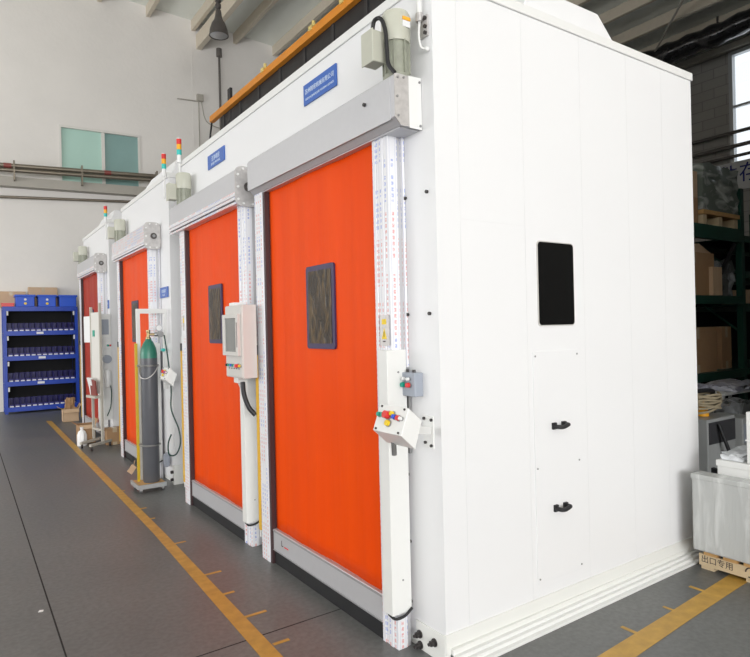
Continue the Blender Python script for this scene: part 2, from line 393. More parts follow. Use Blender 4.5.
def text(name, body, size, loc, rot, m, parent, sx=1., ext=.0008):
    cu = bpy.data.curves.new(name, 'FONT'); cu.body = body; cu.size = size; cu.extrude = ext
    cu.align_x = 'CENTER'; cu.align_y = 'CENTER'; cu.materials.append(M[m])
    o = bpy.data.objects.new(name, cu); C.objects.link(o)
    if parent is not None:
        o.parent = parent
        o.location = world_mat(parent).inverted() @ Vector(loc)
    else: o.location = loc
    o.rotation_euler = rot; o.scale = (sx, 1, 1)
    bpy.context.view_layer.update()
    me = bpy.data.meshes.new_from_object(o.evaluated_get(bpy.context.evaluated_depsgraph_get()))
    n = bpy.data.objects.new(name, me); C.objects.link(n); n.parent = parent
    n.location = o.location; n.rotation_euler = rot; n.scale = (sx, 1, 1)
    bpy.data.objects.remove(o); n.name = name
    return n
FACE_W = (PI/2, 0, -PI/2)   # reads from -x
FACE_S = (PI/2, 0, 0)       # reads from -y

# ------------------------------------------------------------------ camera
yaw, pitch, roll, FF = .6026, -.0004, -.0232, 609.0
F = Vector((math.cos(pitch)*math.sin(yaw), math.cos(pitch)*math.cos(yaw), math.sin(pitch)))
r0 = Vector((math.cos(yaw), -math.sin(yaw), 0)); u0 = r0.cross(F)
R_ = math.cos(roll)*r0+math.sin(roll)*u0; U_ = math.cos(roll)*u0-math.sin(roll)*r0
cam = bpy.data.cameras.new('camera'); camo = bpy.data.objects.new('camera', cam); C.objects.link(camo)
cam.sensor_width = 36; cam.lens = FF/750*36; cam.clip_end = 200
camo.matrix_world = Matrix(((R_.x, U_.x, -F.x, 0), (R_.y, U_.y, -F.y, 0), (R_.z, U_.z, -F.z, 1.6), (0, 0, 0, 1)))
bpy.context.scene.camera = camo

# ------------------------------------------------------------------ building shell
XW, XE, YS = -10., 16., -14.
def S(o): o['kind'] = 'structure'; return o
fl = S(B(XW-.3, XE+.3, YS-.3, 16.5, -.2, 0).build('floor', 'floor'))
j = MB(); j.prism([(.40, 1.), (.408, 1.), (.500, 14.), (.490, 14.)], 'z', .0003, .0012)
j.prism([(.43, 2.982), (2.0, 3.0), (2.0, 3.006), (.43, 2.99)], 'z', .0003, .0012)
j.build('floor_joint', 'joint', fl)
# far wall, turned a few degrees from the booths
th = math.radians(-3.5)
WP = Vector((2, 15.2, 0))
def W(s, off, z): return Vector((WP.x+s*math.cos(th)+off*math.sin(th), WP.y+s*math.sin(th)-off*math.cos(th), z))   # off: out from the wall into the hall
def wbox(mb, s0, s1, o0, o1, z0, z1):
    v = [mb.bm.verts.new(W(*p)) for p in ((s0,o0,z0),(s1,o0,z0),(s1,o1,z0),(s0,o1,z0),(s0,o0,z1),(s1,o0,z1),(s1,o1,z1),(s0,o1,z1))]
    for f in ((0,3,2,1),(4,5,6,7),(0,1,5,4),(1,2,6,5),(2,3,7,6),(3,0,4,7)): mb.bm.faces.new([v[i] for i in f])
    return mb
m = MB()
ws0, ws1, wz0, wz1 = -.02, 1.71, 4.85, 6.33      # window opening
wbox(m, -13, ws0, -.25, 0, 0, 11.2); wbox(m, ws1, 15, -.25, 0, 0, 11.2); wbox(m, ws0, ws1, -.25, 0, 0, wz0); wbox(m, ws0, ws1, -.25, 0, wz1, 11.2)
S(m.build('wall_far', 'wall'))
m = MB(); 
wbox(m, 2.97, 3.0, -.005, .006, 0, 9.3)
m2 = m.build('trim_1', 'wall'); S(m2)
# window in the far wall
m = MB(); f = .05
wbox(m, ws0, ws0+f, -.1, .02, wz0, wz1); wbox(m, ws1-f, ws1, -.1, .02, wz0, wz1); wbox(m, ws0+f, ws1-f, -.1, .02, wz1-f, wz1); wbox(m, ws0+f, ws1-f, -.1, .02, wz0, wz0+f)
wbox(m, .86, .93, -.1, .0, wz0+f, wz1-f)
wf = S(m.build('window_1', 'frame_w'))
m = MB(); wbox(m, ws0+f, .86, -.06, -.045, wz0+f, wz1-f); m.build('left_pane', 'glass_l', wf)
m = MB(); wbox(m, .93, ws1-f, -.06, -.045, wz0+f, wz1-f); m.build('right_pane', 'glass_r', wf)
# east wall with the tall window
wy0, wy1, wzb, wzt = 2.5, 7.42, 5.42, 8.24
m = MB(); m.box(XE, XE+.3, YS, wy0, 0, 9); m.box(XE, XE+.3, wy1, 16.5, 0, 9); m.box(XE, XE+.3, wy0, wy1, 0, wzb); m.box(XE, XE+.3, wy0, wy1, wzt, 9)
S(m.build('wall_right', 'wall_e'))
m = MB()
m.box(XE-.05, XE+.1, wy1-.09, wy1, wzb, wzt); m.box(XE-.05, XE+.1, wy0, wy0+.09, wzb, wzt); m.box(XE-.05, XE+.1, wy0+.09, wy1-.09, wzt-.09, wzt); m.box(XE-.05, XE+.1, wy0+.09, wy1-.09, wzb, wzb+.09)
m.box(XE-.02, XE+.06, wy0, wy1, 6.85, 6.91)
for k in (4.1, 5.8): m.box(XE-.02, XE+.06, k-.03, k+.03, wzb, wzt)
ew = S(m.build('window_2', 'frame_g'))
B(XE+.03, XE+.04, wy0+.09, wy1-.09, wzb+.09, wzt-.09).build('window_pane', 'glass', ew)
# west wall and rear wall (behind the camera) with their bands of windows
m = MB(); m.box(XW-.3, XW, YS, 16.5, 0, 1.2); m.box(XW-.3, XW, YS, 16.5, 5.6, 11); m.box(XW-.3, XW, YS, -7, 1.2, 5.6); m.box(XW-.3, XW, 14.8, 16.5, 1.2, 5.6)
S(m.build('wall_left', 'wall'))
m = MB(); m.box(XW, XE, YS-.3, YS, 0, 1.); m.box(XW, XE, YS-.3, YS, 5.6, 11.5); m.box(XW, XW+.2, YS-.3, YS, 1, 5.6); m.box(2, XE, YS-.3, YS, 1, 5.6)
S(m.build('wall_rear', 'wall'))
S(B(5.9, 6.1, YS, 1.3, 0, 9.1).build('added_shade_wall', 'wall'))  # out-of-view partition, added to keep rear daylight off the rack area
# roof
def rz(x): return 9.79-.082*x
m = MB(); m.prism([(XW-.3, rz(XW)), (XE+.3, rz(XE)), (XE+.3, rz(XE)+.12), (XW-.3, rz(XW)+.12)], 'y', YS-.3, 16.6)
S(m.build('ceiling', 'roof'))
k = 0; x = -1.4
n = 0
while x < 15.6:
    z = rz(x); m = MB()
    m.box(x-.045, x+.045, YS, 15.6, z-.25, z)
    o = m.build('purlin', 'purlin'); S(o)
    x += 1.07; n += 1
for (bx, bz, w, h) in ((5.15, 9.05, .12, .36),):
    S(B(bx-w/2, bx+w/2, YS, 15.3, bz-h, bz).build('roof_beam', 'purlin'))
S(B(XE-.16, XE, YS, 14, 8.27, 8.42).build('eaves_beam', 'pipe_w'))
# rafters across the hall and diagonal ties
for (a, b_) in (((8.2, 2.2), (14.5, 8.5)), ((14.5, 3.2), (8.2, 9.2))):
    m = MB(); m.cyl((a[0], a[1], rz(a[0])-.3), (b_[0], b_[1], rz(b_[0])-.3), .025, n=8); S(m.build('roof_tie', 'pipe_w'))

# film-wrapped duct under the eaves
m = MB(); rnd = random.Random(3)
pts = [(14.6+.03*rnd.uniform(-1, 1), yy, 8.22+.03*rnd.uniform(-1, 1)) for yy in [2+.5*i for i in range(23)]]
m.tube(pts, lambda i: .24*(1+.10*math.sin(i*1.9)+.05*math.sin(i*5.3)), n=16, sub=3)
du = m.build('wrapped_duct', 'duct_film', smooth=True); tag(du, 'long black film-wrapped duct hanging under the roof above the right-hand window', 'duct')
for y in (4, 7, 10, 12.5): m = MB(); m.box(14.58, 14.62, y-.02, y+.02, 8.3, rz(14.6)+.01); m.build('hanger', 'lamp_m', du)
for (z, r, nm) in ((6.22, .045, 'upper'), (5.88, .05, 'middle'), (5.63, .04, 'lowest')):
    m = MB(); m.tube([(15.88, -2, z), (15.88, 14, z)], r, sub=0)
    tag(m.build('wall_pipe', 'pipe_d', smooth=True), f'{nm} of the three dark pipes crossing the shaded grey right wall and its window', 'pipe', 'pipes on the right wall')
# pipes, duct, fittings on the far wall
def wtube(s0, s1, off, z0, z1, r, mm='pipe_b'):
    m = MB(); m.tube([W(s0, off, z0), W(s1, off, z1)], r, n=14, sub=0); return m.build('wall_pipe', mm, smooth=True)
p = wtube(-6, 9, .35, 5.05, 5.53, .048)
tag(p, 'brown steel pipe with red bands crossing in front of the far window', 'pipe', 'pipes on the far wall')
p2 = wtube(-6, 9, .35, 4.955, 5.435, .044); tag(p2, 'thinner brown pipe just under the red-banded pipe on the far wall', 'pipe', 'pipes on the far wall')
for s in (-1.02, .93):
    zz = 5.05+(s+6)/15*.48
    m = MB(); m.tube([W(s-.07, .35, zz-.002), W(s+.07, .35, zz+.002)], .052, n=14, sub=0); m.build('red_band', 'pipe_r', p, smooth=True)
m = MB()
v0, v1 = 4.82, 5.07
pr = [W(-6, .04, v0-.1), W(-6, .26, v0-.1), W(-6, .26, v0+.1), W(-6, .04, v0+.1)]; pr2 = [W(9, .04, v1-.1), W(9, .26, v1-.1), W(9, .26, v1+.1), W(9, .04, v1+.1)]
A_ = [m.bm.verts.new(q) for q in pr]; B_ = [m.bm.verts.new(q) for q in pr2]
m.bm.faces.new(A_); m.bm.faces.new(B_[::-1])
for i in range(4): m.bm.faces.new((A_[i], B_[i], B_[(i+1) % 4], A_[(i+1) % 4]))
tr = m.build('wall_trunking', 'pipe_w'); tag(tr, 'pale horizontal trunking along the far wall below the window', 'trunking')
for s in (-.9, .4, 2.0): m = MB(); wbox(m, s-.015, s+.015, .26, .42, 4.8+.0207*(s+6), 5.14+.0347*(s+6)); m.build('bracket', 'pipe_b', tr)
p3 = wtube(-6, 4, .07, 4.37, 4.83, .03); tag(p3, 'lowest thin brown pipe on the far wall under the trunking', 'pipe', 'pipes on the far wall')
o_ = thing('wall_socket', 'small grey junction box high on the far wall with thin conduits', 'junction box', W(3.14, 0, 7.4))
m = MB(); wbox(m, 3.07, 3.23, 0, .08, 7.38, 7.55); m.build('box', 'pipe_w', o_, bevel=.01)
m = MB(); m.tube([W(2.6, .02, 7.36), W(3.1, .02, 7.38)], .015, sub=0); m.tube([W(3.18, .03, 7.4), W(3.3, .05, 6.9), W(3.7, .06, 6.75)], .012); m.tube([W(3.12, .02, 7.4), W(3.12, .02, 5)], .012, sub=0); m.build('conduit', 'pipe_w', o_)
m = MB(); m.tube([W(3.66, .05, 5.5), W(3.66, .05, 8.6)], .028, sub=0); m.lathe([(0, 8.6), (.07, 8.6), (.07, 8.8), (0, 8.8)], W(3.66, .05, 0)[:2])
tag(m.build('conduit_pipe', 'pipe_d'), 'dark vertical conduit pipe on the far wall below the hanging lamp', 'pipe')
# hanging high-bay lamp
lx, ly, lz = 4.32, 11.4, 7.35
o_ = thing('pendant_lamp', 'dark bell-shaped high bay lamp hanging from the roof', 'lamp', (lx, ly, lz))
m = MB(); m.lathe([(0, lz+.50), (.05, lz+.5), (.07, lz+.36), (.09, lz+.30), (.13, lz+.24), (.17, lz+.12), (.185, lz), (.175, lz), (.16, lz+.11), (.12, lz+.22), (0, lz+.27)], (lx, ly)); m.build('shade', 'lamp_m', o_, smooth=True)
m = MB(); m.lathe([(0, lz+.2), (.10, lz+.2), (.155, lz+.09), (.172, lz+.012), (.12, lz-.012), (0, lz-.02)], (lx, ly)); m.build('lens', 'lamp_r', o_, smooth=True)
m = MB(); m.lathe([(0, lz+.72), (.05, lz+.72), (.055, lz+.66), (.03, lz+.64), (.055, lz+.61), (.055, lz+.55), (.03, lz+.52), (0, lz+.5)], (lx, ly)); m.build('gear_housing', 'lamp_m', o_, smooth=True)
m = MB(); m.cyl((lx, ly, lz+.7), (lx, ly, rz(lx)+.02), .022, n=10); m.build('stem', 'lamp_m', o_)

# black screen with an orange rail behind the near booth
SX = 4.75; k_ = SX/4.6
oy1 = 12.9
scr = thing('screen_fence', 'tall black sheet fence with an orange top rail rising behind the near booth', 'fence', (SX, 8, 0))
B(SX, SX+.05, 3.9, 12.45, 3.0, 5.92).build('sheet', 'screen', scr)
zt = 1.6+(6.10-1.6)*k_
B(SX-.12, SX-.02, 3.9, oy1, zt-.09, zt+.04).build('top_rail', 'orange_rail', scr, bevel=.01)
B(SX-.02, SX+.03, 3.9, 12.45, 5.9, zt+.02).build('sheet_upper', 'screen', scr)
for yy in (4.2, 5.1, 6.0, 6.9, 7.8, 8.7, 9.6, 10.5, 11.4, 12.3):
    B(SX-.035, SX, yy-.04, yy+.04, 0, zt).build('post', 'screen_p', scr)
B(SX-.03, SX+.02, 11.9, 12.05, zt-.3, zt+.36).build('post', 'screen_p', scr)
for yy in (6.1, 7.37, 8.3, 10.1):
    m = MB(); m.box(SX-.14, SX, yy-.05, yy+.05, zt+.0, zt+.07); m.cyl((SX-.07, yy, zt+.05), (SX-.07, yy, zt+.16), .03, n=8)
    m.build('clamp', 'clamp', scr)
m = MB(); m.tube([(SX-.07, oy1-.02, zt-.05), (SX-.06, oy1+.15, zt-.5), (SX-.05, oy1-.05, zt-1.3)], .02); m.build('loose_cable', 'black', scr)

# ------------------------------------------------------------------ booths
def booth(label, y0, y1, x0=1.88, x1=4.19, H=3.30, hood=None, group='white steel booths in a row'):
    t = thing('steel_booth', label, 'booth', ((x0+x1)/2, (y0+y1)/2, 0), 0, group)
    B(x0, x1-.01, y0, y1-.01, .04, H-.03).build('body', 'white', t)
    # lip round the roof
    m = MB(); m.box(x0-.012, x1+.012, y0-.012, y1+.012, H-.052, H); m.build('roof_lip', 'white2', t, bevel=.004)
    m = MB(); m.box(x0+.002, x1-.002, y0+.002, y1-.002, .0, .14); m.build('base', 'cream', t)
    if hood:
        hx0, hx1, hy0, hy1 = hood
        top = H+.155; m = MB()
        lo = [(hx0, hy0), (hx1, hy0), (hx1, hy1), (hx0, hy1)]; hi = [(hx0+.05, hy0), (hx1-.19, hy0), (hx1-.19, hy1-.45), (hx0+.05, hy1-.45)]
        a = [m.bm.verts.new((p[0], p[1], H-.01)) for p in lo]; b = [m.bm.verts.new((p[0], p[1], top)) for p in hi]
        m.bm.faces.new(a[::-1]); m.bm.faces.new(b)
        for i in range(4): m.bm.faces.new((a[i], a[(i+1) % 4], b[(i+1) % 4], b[i]))
        m.build('roof_hood', 'white', t, bevel=.006)
    return t
b1 = booth('nearest and largest-looking white booth with black side window and two orange doors', 2.2, 6.05, hood=(2.55, 3.40, 2.23, 5.2))
b2 = booth('middle white booth behind the gas cylinder, with one orange door', 6.53, 8.72, hood=(1.93, 3.3, 6.55, 8.02))
b3 = booth('farthest white booth at the end of the row, next to blue bin rack', 9.62, 11.75, hood=(1.93, 3.3, 9.65, 11.05))
for t, y0 in ((b2, 6.53), (b3, 9.62)):   # corner post foot of each far booth
    m = MB(); m.box(1.862, 2.05, y0-.03, y0+.02, 0, .2); m.build('corner_foot', 'cream', t)
    for z in (.05, .13): m = MB(); m.cyl((1.862, y0+.0, z), (1.835, y0+.0, z), .018, n=6); m.build('bolt', 'darkbolt', t)
# near booth: side wall panels with hairline gaps
g = .0013; pz0, pz1 = .14, 3.247
xs = [1.8785, 2.03, 2.49, 2.975, 3.43, 3.82, 4.19]
for i, (a, c) in enumerate(zip(xs, xs[1:])):
    a_ = a+(g/2 if i else 0); c_ = c-(g/2 if i < len(xs)-2 else 0)
    if i == 1:
        B(a_, c_, 2.1985, 2.2, pz0, 2.118).build('wall_panel', 'white', b1); B(a_, c_, 2.1985, 2.2, 2.122, pz1).build('wall_panel', 'white', b1)
    else: B(a_, c_, 2.1985, 2.2, pz0, pz1).build('wall_panel', 'white', b1)
B(1.8785, 1.88, 2.2, 6.05, .14, 3.247).build('wall_panel', 'white', b1)
# stepped skirt at its foot
for (yy, z) in ((2.172, .075), (2.150, .05), (2.128, .033), (2.104, .015)):
    m = MB(); m.prism([(1.90, yy), (4.20, yy+.02), (4.20, 2.2), (1.90, 2.2)], 'z', .0, z); m.build('skirt_board', 'white2' if z < .06 else 'cream', b1, bevel=.002)
B(1.874, 4.195, 2.192, 2.21, .0, .142).build('skirt_sheet', 'cream', b1)
m = MB(); m.prism(rrect(2.575, 2.88, 1.59, 2.052, .022), 'y', 2.1935, 2.2); wb = m.build('window_frame', 'beige', b1)
m = MB(); m.prism(rrect(2.581, 2.874, 1.596, 2.046, .02), 'y', 2.1905, 2.2); m.build('window_pane', 'pane_b', wb)
# lower hatch with two handles
h = B(2.525, 2.905, 2.1935, 2.2, .215, 1.455).build('access_panel', 'white', b1, bevel=.002)
for z in (.24, .83, 1.43):
    for x in (2.54, 2.89): m = MB(); m.cyl((x, 2.194, z), (x, 2.190, z), .005, n=8); m.build('screw', 'metal', h)
for z in (1.045, .597):
    m = MB()
    m.tube([(2.672, 2.19, z), (2.676, 2.155, z-.002), (2.70, 2.148, z-.004), (2.72, 2.146, z), (2.74, 2.148, z+.004), (2.754, 2.157, z+.004), (2.756, 2.19, z+.002)], .0115, n=10)
    m.obox((2.675, 2.186, z), (.028, .014, .036)); m.obox((2.755, 2.186, z), (.028, .014, .036))
    m.build('handle', 'black', h, smooth=True)
# facade bolts and corner plate
for (y, z) in ((2.43, 2.25), (2.26, 2.25), (2.43, 1.665), (2.26, 1.665), (2.459, .856), (2.455, .517), (2.458, .212)):
    m = MB(); m.cyl((1.88, y, z), (1.868, y, z), .0085, n=10); m.build('rivet', 'darkbolt', b1)
cp = B(1.872, 1.88, 2.2, 2.42, .0, .135).build('corner_plate', 'cream', b1, bevel=.002)
for (y, z) in ((2.388, .075), (2.275, .079), (2.385, -.0)):
    z = max(z, .022)
    m = MB(); m.cyl((1.874, y, z), (1.866, y, z), .02, n=16); m.cyl((1.866, y, z), (1.845, y, z), .0145, n=6); m.cyl((1.845, y, z), (1.832, y, z), .008, n=8); m.build('hex_bolt', 'darkbolt', cp)
# conduit near the top corner
cd = thing('conduit_pipe', 'white vertical conduit with bolted bracket near the top corner of the near booth', 'pipe', (1.86, 2.25, 2.93))
m = MB(); m.cyl((1.855, 2.262, 3.07), (1.855, 2.262, 3.42), .013, n=12); m.build('tube', 'white2', cd, smooth=True)
m = MB(); m.box(1.868, 1.879, 2.222, 2.275, 2.985, 3.085); m.cyl((1.855, 2.262, 3.06), (1.855, 2.262, 3.10), .018, n=12); m.build('bracket', 'galv', cd)
for z in (3.0, 3.03, 3.07): m = MB(); m.cyl((1.87, 2.232, z), (1.858, 2.232, z), .009, n=10); m.build('bolt', 'darkbolt', cd)
m = MB(); m.tube([(1.855, 2.262, 3.06), (1.85, 2.262, 2.99), (1.852, 2.25, 2.935), (1.866, 2.228, 2.92)], .006); m.ball((1.868, 2.226, 2.92), .012); m.build('cable', 'white2', cd, smooth=True)

# ------------------------------------------------------------------ blue signs on the facade
def sign(label, y0, y1, z0, z1, t1, t2, s1, s2):
    t = thing('name_sign', label, 'sign', (1.876, (y0+y1)/2, z0), 0, 'blue signs on the booth fronts')
    B(1.868, 1.877, y0, y1, z0, z1).build('plate', 'sign', t, bevel=.001)
    yc = (y0+y1)/2; h_ = z1-z0
    text('lettering', t1, s1, (1.8674, yc, z0+h_*.60), FACE_W, 'sign_txt', t)
    text('lettering', t2, s2, (1.8674, yc, z0+h_*.25), FACE_W, 'sign_txt', t)
sign('blue company sign high above the nearest orange door', 3.06, 3.465, 3.035, 3.165, '苏州精密机械有限公司', 'SUZHOU JINGMI JIXIE YOUXIAN GONGSI', .036, .019)
sign('blue sign above the second orange door, left of the nearest sign', 4.875, 5.275, 3.035, 3.155, '洁净喷房', 'JINGJIE PENFANG', .05, .028)
sign('small blue sign between the second and third orange doors at eye height', 6.60, 6.90, 1.985, 2.10, '设备编号', 'NO. 02', .04, .03)
sign('small faded blue sign between the two farthest orange doors', 9.66, 9.74, 1.985, 2.11, '编', 'NO', .04, .02)

# ------------------------------------------------------------------ roll-up doors
def motor(parent, y, z0, cap_h=.12, x=1.79):
    m = MB(); m.lathe([(0, z0), (.068, z0), (.068, z0+.03), (.06, z0+.035), (.06, z0+.20), (0, z0+.20)], (x, y), n=24)
    for i in range(8):
        a = 2*PI*i/8; m.obox((x+.062*math.cos(a), y+.062*math.sin(a), z0+.12), (.014, .006, .16), (0, 0, a))
    mo = m.build('drive_motor', 'motor_d', parent, smooth=True)
    m = MB(); m.lathe([(0, z0+.19), (.068, z0+.19), (.071, z0+.2), (.071, z0+.2+cap_h), (.062, z0+.218+cap_h), (0, z0+.22+cap_h)], (x, y), n=24); m.build('fan_cap', 'motor', mo, smooth=True)
    m = MB(); m.box(x-.13, x-.055, y+.01, y+.10, z0+.09, z0+.24); m.box(x-.136, x-.128, y+.005, y+.105, z0+.085, z0+.245); m.build('terminal_box', 'motor', mo, bevel=.006)
    return mo

def door(label, y0, y1, hy0, hy1, kind, motor_y, win, cover_top=1.49, film_yk=None, group='orange roll-up doors along the booth fronts', jx=1.773, joff=.0):
    """y0..y1 curtain, hy0..hy1 header"""
    t = thing('roller_door', label, 'roller door', (1.8, (y0+y1)/2, 0), 0, group)
    # curtain with shallow vertical folds
    bm = bmesh.new(); ny, nz = 60, 24; X = 1.80; rnd = random.Random(int(y0*10)); ph = [rnd.uniform(0, 6.28) for _ in range(4)]
    grid = []
    for i in range(ny+1):
        row = []
        for k in range(nz+1):
            yy = y0-.01+(y1-y0+.03)*i/ny; zz = .225+(2.62-.225)*k/nz
            e = min(1, min(i, ny-i)/8.)
            dx = e*(.004*math.sin(yy*8+ph[0]+zz*.5)+.0015*math.sin(yy*23+ph[1]-zz*.9)+.002*math.sin(yy*5-zz*1.6+ph[2]))
            row.append(bm.verts.new((X+dx, yy, zz)))
        grid.append(row)
    for i in range(ny):
        for k in range(nz): bm.faces.new((grid[i][k], grid[i][k+1], grid[i+1][k+1], grid[i+1][k]))
    mb = MB(); mb.bm.free(); mb.bm = bm
    c = mb.build('curtain', 'curtain', t, smooth=True); s = c.modifiers.new('thick', 'SOLIDIFY'); s.thickness = .004; s.offset = 0
    w0, w1, z0, z1 = win
    m = MB(); m.prism(rrect(w0, w1, z0, z1, .02), 'x', 1.785, 1.797); m.build('window_border', 'navy', c)
    m = MB(); m.prism(rrect(w0+.03, w1-.03, z0+.032, z1-.032, .012), 'x', 1.7825, 1.79); m.build('window_pane', 'pane', c)
    # bottom beam and rubber seal
    bb = B(1.772, 1.822, y0-.005, y1+.03, .09, .237).build('bottom_beam', 'alu', t, bevel=.004)
    B(1.768, 1.773, y0, y1+.03, .222, .233).build('beam_ridge', 'alu_dark', bb); B(1.768, 1.773, y0, y1+.03, .094, .102).build('beam_ridge', 'alu_dark', bb)
    B(1.78, 1.82, y0-.005, y1+.03, .0, .09).build('bottom_seal', 'black', t)
    # near upright wrapped in printed film
    yj0, yj1 = y0-.135+joff, y0
    m = MB()
    for i in range(4):
        a = yj0+.012+(yj1-yj0-.012)*i/4; b_ = yj0+.012+(yj1-yj0-.012)*(i+1)/4
        m.box(jx+(0 if i % 2 else .004), 1.862, a+.0012, b_-.0012, .0, 2.60)
    m.box(jx+.004, 1.835, yj0+.004, yj0+.014, .0, 2.60)
    j = m.build('near_upright', 'film', t, bevel=.002)
    B(1.835, 1.86, yj0+.012, yj0+.03, 0, 2.6).build('channel', 'alu', j); B(1.86, 1.876, yj0-.002, yj0+.04, 1.40, 2.6).build('film_strip', 'film', j)
    # far upright with dark seal
    B(1.755, 1.876, y1+.05, y1+.175, .0, 2.56).build('far_upright', 'film', t, bevel=.003)
    B(1.762, 1.80, y1+.02, y1+.05, .0, 2.6).build('side_seal', 'seal', t)
    # yellow and black safety edge beside the far upright
    se = B(1.750, 1.772, y1+.18, y1+.212, .19, 1.43).build('safety_edge', 'yellow', t)
    B(1.749, 1.773, y1+.178, y1+.214, 1.43, 1.50).build('edge_cap', 'black', se)
    B(1.765, 1.875, y1+.215, y1+.235, .13, 1.56).build('edge_cover', 'cover', t)
    # low white cover over the near upright
    pc = MB().box(1.733, 1.852, yj0-.012, yj0+.066, .185, cover_top).build('post_cover', 'cover', t, bevel=.003)
    for z in (.35, 1.38): m = MB(); m.cyl((1.80, yj0-.012, z), (1.80, yj0-.015, z), .005, n=8); m.build('screw', 'metal', pc)
    m = MB(); m.tube([(1.74, yj0+.03, .183), (1.75, yj0-.01, .17), (1.80, yj0-.02, .175), (1.85, yj0-.016, .20)], .007); m.build('cover_cable', 'black', pc)
    # header box
    hz0, hz1 = 2.56, 2.80
    prof = [(1.716, 2.595), (1.716, hz1-.012), (1.728, hz1), (1.876, hz1), (1.876, hz0), (1.752, hz0)]
    hm = 'film_h' if kind == 'film' else 'alu'
    hb = MB().prism(prof, 'y', hy0, hy1).build('header_box', hm, t)
    if kind == 'clean':
        m = MB(); m.prism([(1.712, 2.585), (1.7161, 2.585), (1.7161, 2.78), (1.712, 2.78)], 'y', hy0+.03, hy1); 
        m.box(1.76, 1.88, hy0+.02, hy1, hz0-.006, hz0); m.build('front_sheet', 'alu', hb)
        # patched galvanised end plate
        ep = MB().prism([(x_, z_) for x_, z_ in [(1.716, 2.592), (1.716, 2.795), (1.80, 2.798), (1.80, 2.558), (1.752, 2.556)]], 'y', hy0-.004, hy0).build('end_plate', 'galv', t)
        MB().prism([(1.80, 2.553), (1.80, 2.80), (1.876, 2.803), (1.876, 2.553)], 'y', hy0-.004, hy0).build('end_plate', 'white2', t)
        for (x_, z_) in ((1.735, 2.78), (1.77, 2.785), (1.865, 2.78), (1.735, 2.60), (1.865, 2.57), (1.73, 2.69)): m = MB(); m.cyl((x_, hy0-.004, z_), (x_, hy0-.009, z_), .006, n=8); m.build('end_bolt', 'metal', ep)
        m = MB(); m.cyl((1.712, 2.53, 2.72), (1.700, 2.53, 2.72), .009, n=10); m.build('screw', 'darkbolt', hb)
    else:
        m = MB(); m.box(1.71, 1.718, hy0, hy1, 2.60, 2.63); m.box(1.722, 1.80, hy0, hy1, 2.545, 2.562); m.box(1.712, 1.73, hy0, hy1, 2.572, 2.592); m.build('film_edge', 'film_s', hb)
        pts = rrect(1.70, 1.876, 2.52, 2.815, .05)
        ep = MB().prism(pts, 'y', hy0-.012, hy0).build('end_plate', 'galv', t)
        for (x_, z_) in ((1.72, 2.57), (1.72, 2.66), (1.72, 2.75), (1.76, 2.795), (1.83, 2.795), (1.76, 2.54), (1.83, 2.54)): m = MB(); m.cyl((x_, hy0-.012, z_), (x_, hy0-.022, z_), .009, n=8); m.build('end_bolt', 'white2', ep)
        m = MB(); m.cyl((1.80, hy0-.012, 2.665), (1.80, hy0-.022, 2.665), .034, n=20); m.build('shaft_bearing', 'lamp_m', ep)
        m = MB(); m.cyl((1.80, hy0-.022, 2.665), (1.80, hy0-.032, 2.665), .016, n=14); m.build('shaft_end', 'metal', ep)
    mo = motor(t, motor_y, 2.785 if kind == 'clean' else 2.755)
    return t, c, pc, mo, j

d1, c1, p1, m1, j1 = door('nearest orange roll-up door under a clean grey header box', 2.57, 3.845, 2.29, 4.03, 'clean', 2.365, (3.0, 3.335, 1.485, 1.985))
d2, c2, p2_, m2_, j2 = door('second orange roll-up door, left of the nearest, touch-screen cabinet beside it', 4.385, 5.60, 4.24, 5.95, 'plate', 5.72, (4.79, 5.10, 1.505, 1.995), joff=.0)
d3, c3, p3_, m3_, j3 = door('third orange roll-up door, behind the gas cylinder, header wrapped in printed film', 7.03, 8.33, 6.86, 8.58, 'film', 8.42, (7.55, 7.87, 1.5, 2.0))
d4, c4, p4_, m4_, j4 = door('farthest and darkest orange roll-up door behind the whiteboard stand', 9.95, 11.3, 9.78, 11.38, 'plate', 11.25, (10.4, 10.72, 1.5, 2.0))
c4.data.materials[0] = M['curtain_shaded']
# near door extras: motor cable and label, warning plate, logo on the beam
m = MB(); m.tube([(1.695, 2.43, 3.03), (1.695, 2.41, 3.085), (1.708, 2.375, 3.085), (1.712, 2.345, 3.02), (1.712, 2.335, 2.92), (1.712, 2.325, 2.85), (1.73, 2.30, 2.805)], .010); m.build('motor_cable', 'black', m1, smooth=True)
m = MB(); m.obox((1.80, 2.293, 3.05), (.045, .004, .03)); m.build('label', 'label', m1)
m = MB(); m.obox((1.80, 2.292, 3.075), (.045, .005, .016)); m.build('orange_label', 'amber', m1)
m = MB(); m.prism([(2.45, 1.512), (2.522, 1.512), (2.522, 1.665), (2.45, 1.665)], 'x', 1.766, 1.773); wpl = m.build('warning_plate', 'galv', j1)
m = MB(); m.box(1.7645, 1.766, 2.468, 2.504, 1.618, 1.645); m.build('yellow_label', 'yel_b', wpl)
m = MB(); m.prism([(2.466, 1.545), (2.506, 1.545), (2.486, 1.60)], 'x', 1.7645, 1.766); m.build('yellow_symbol', 'yel_b', wpl)
m = MB(); m.box(1.7635, 1.7646, 2.484, 2.488, 1.557, 1.583); m.box(1.7635, 1.7646, 2.475, 2.497, 1.53, 1.536); m.build('black_mark', 'ink', wpl)
m = MB(); m.box(1.7705, 1.772, 3.735, 3.741, .158, .19); m.box(1.7705, 1.772, 3.715, 3.741, .152, .158); m.build('logo_mark', 'ink', d1)
m = MB(); m.box(1.7705, 1.772, 3.64, 3.70, .152, .160); m.build('logo_red', 'red', d1)
B(1.7535, 1.755, 5.68, 5.73, 1.62, 1.76).build('warning_plate', 'galv', d2)
B(1.752, 1.7535, 5.69, 5.72, 1.69, 1.735).build('yellow_symbol', 'yel_b', d2)

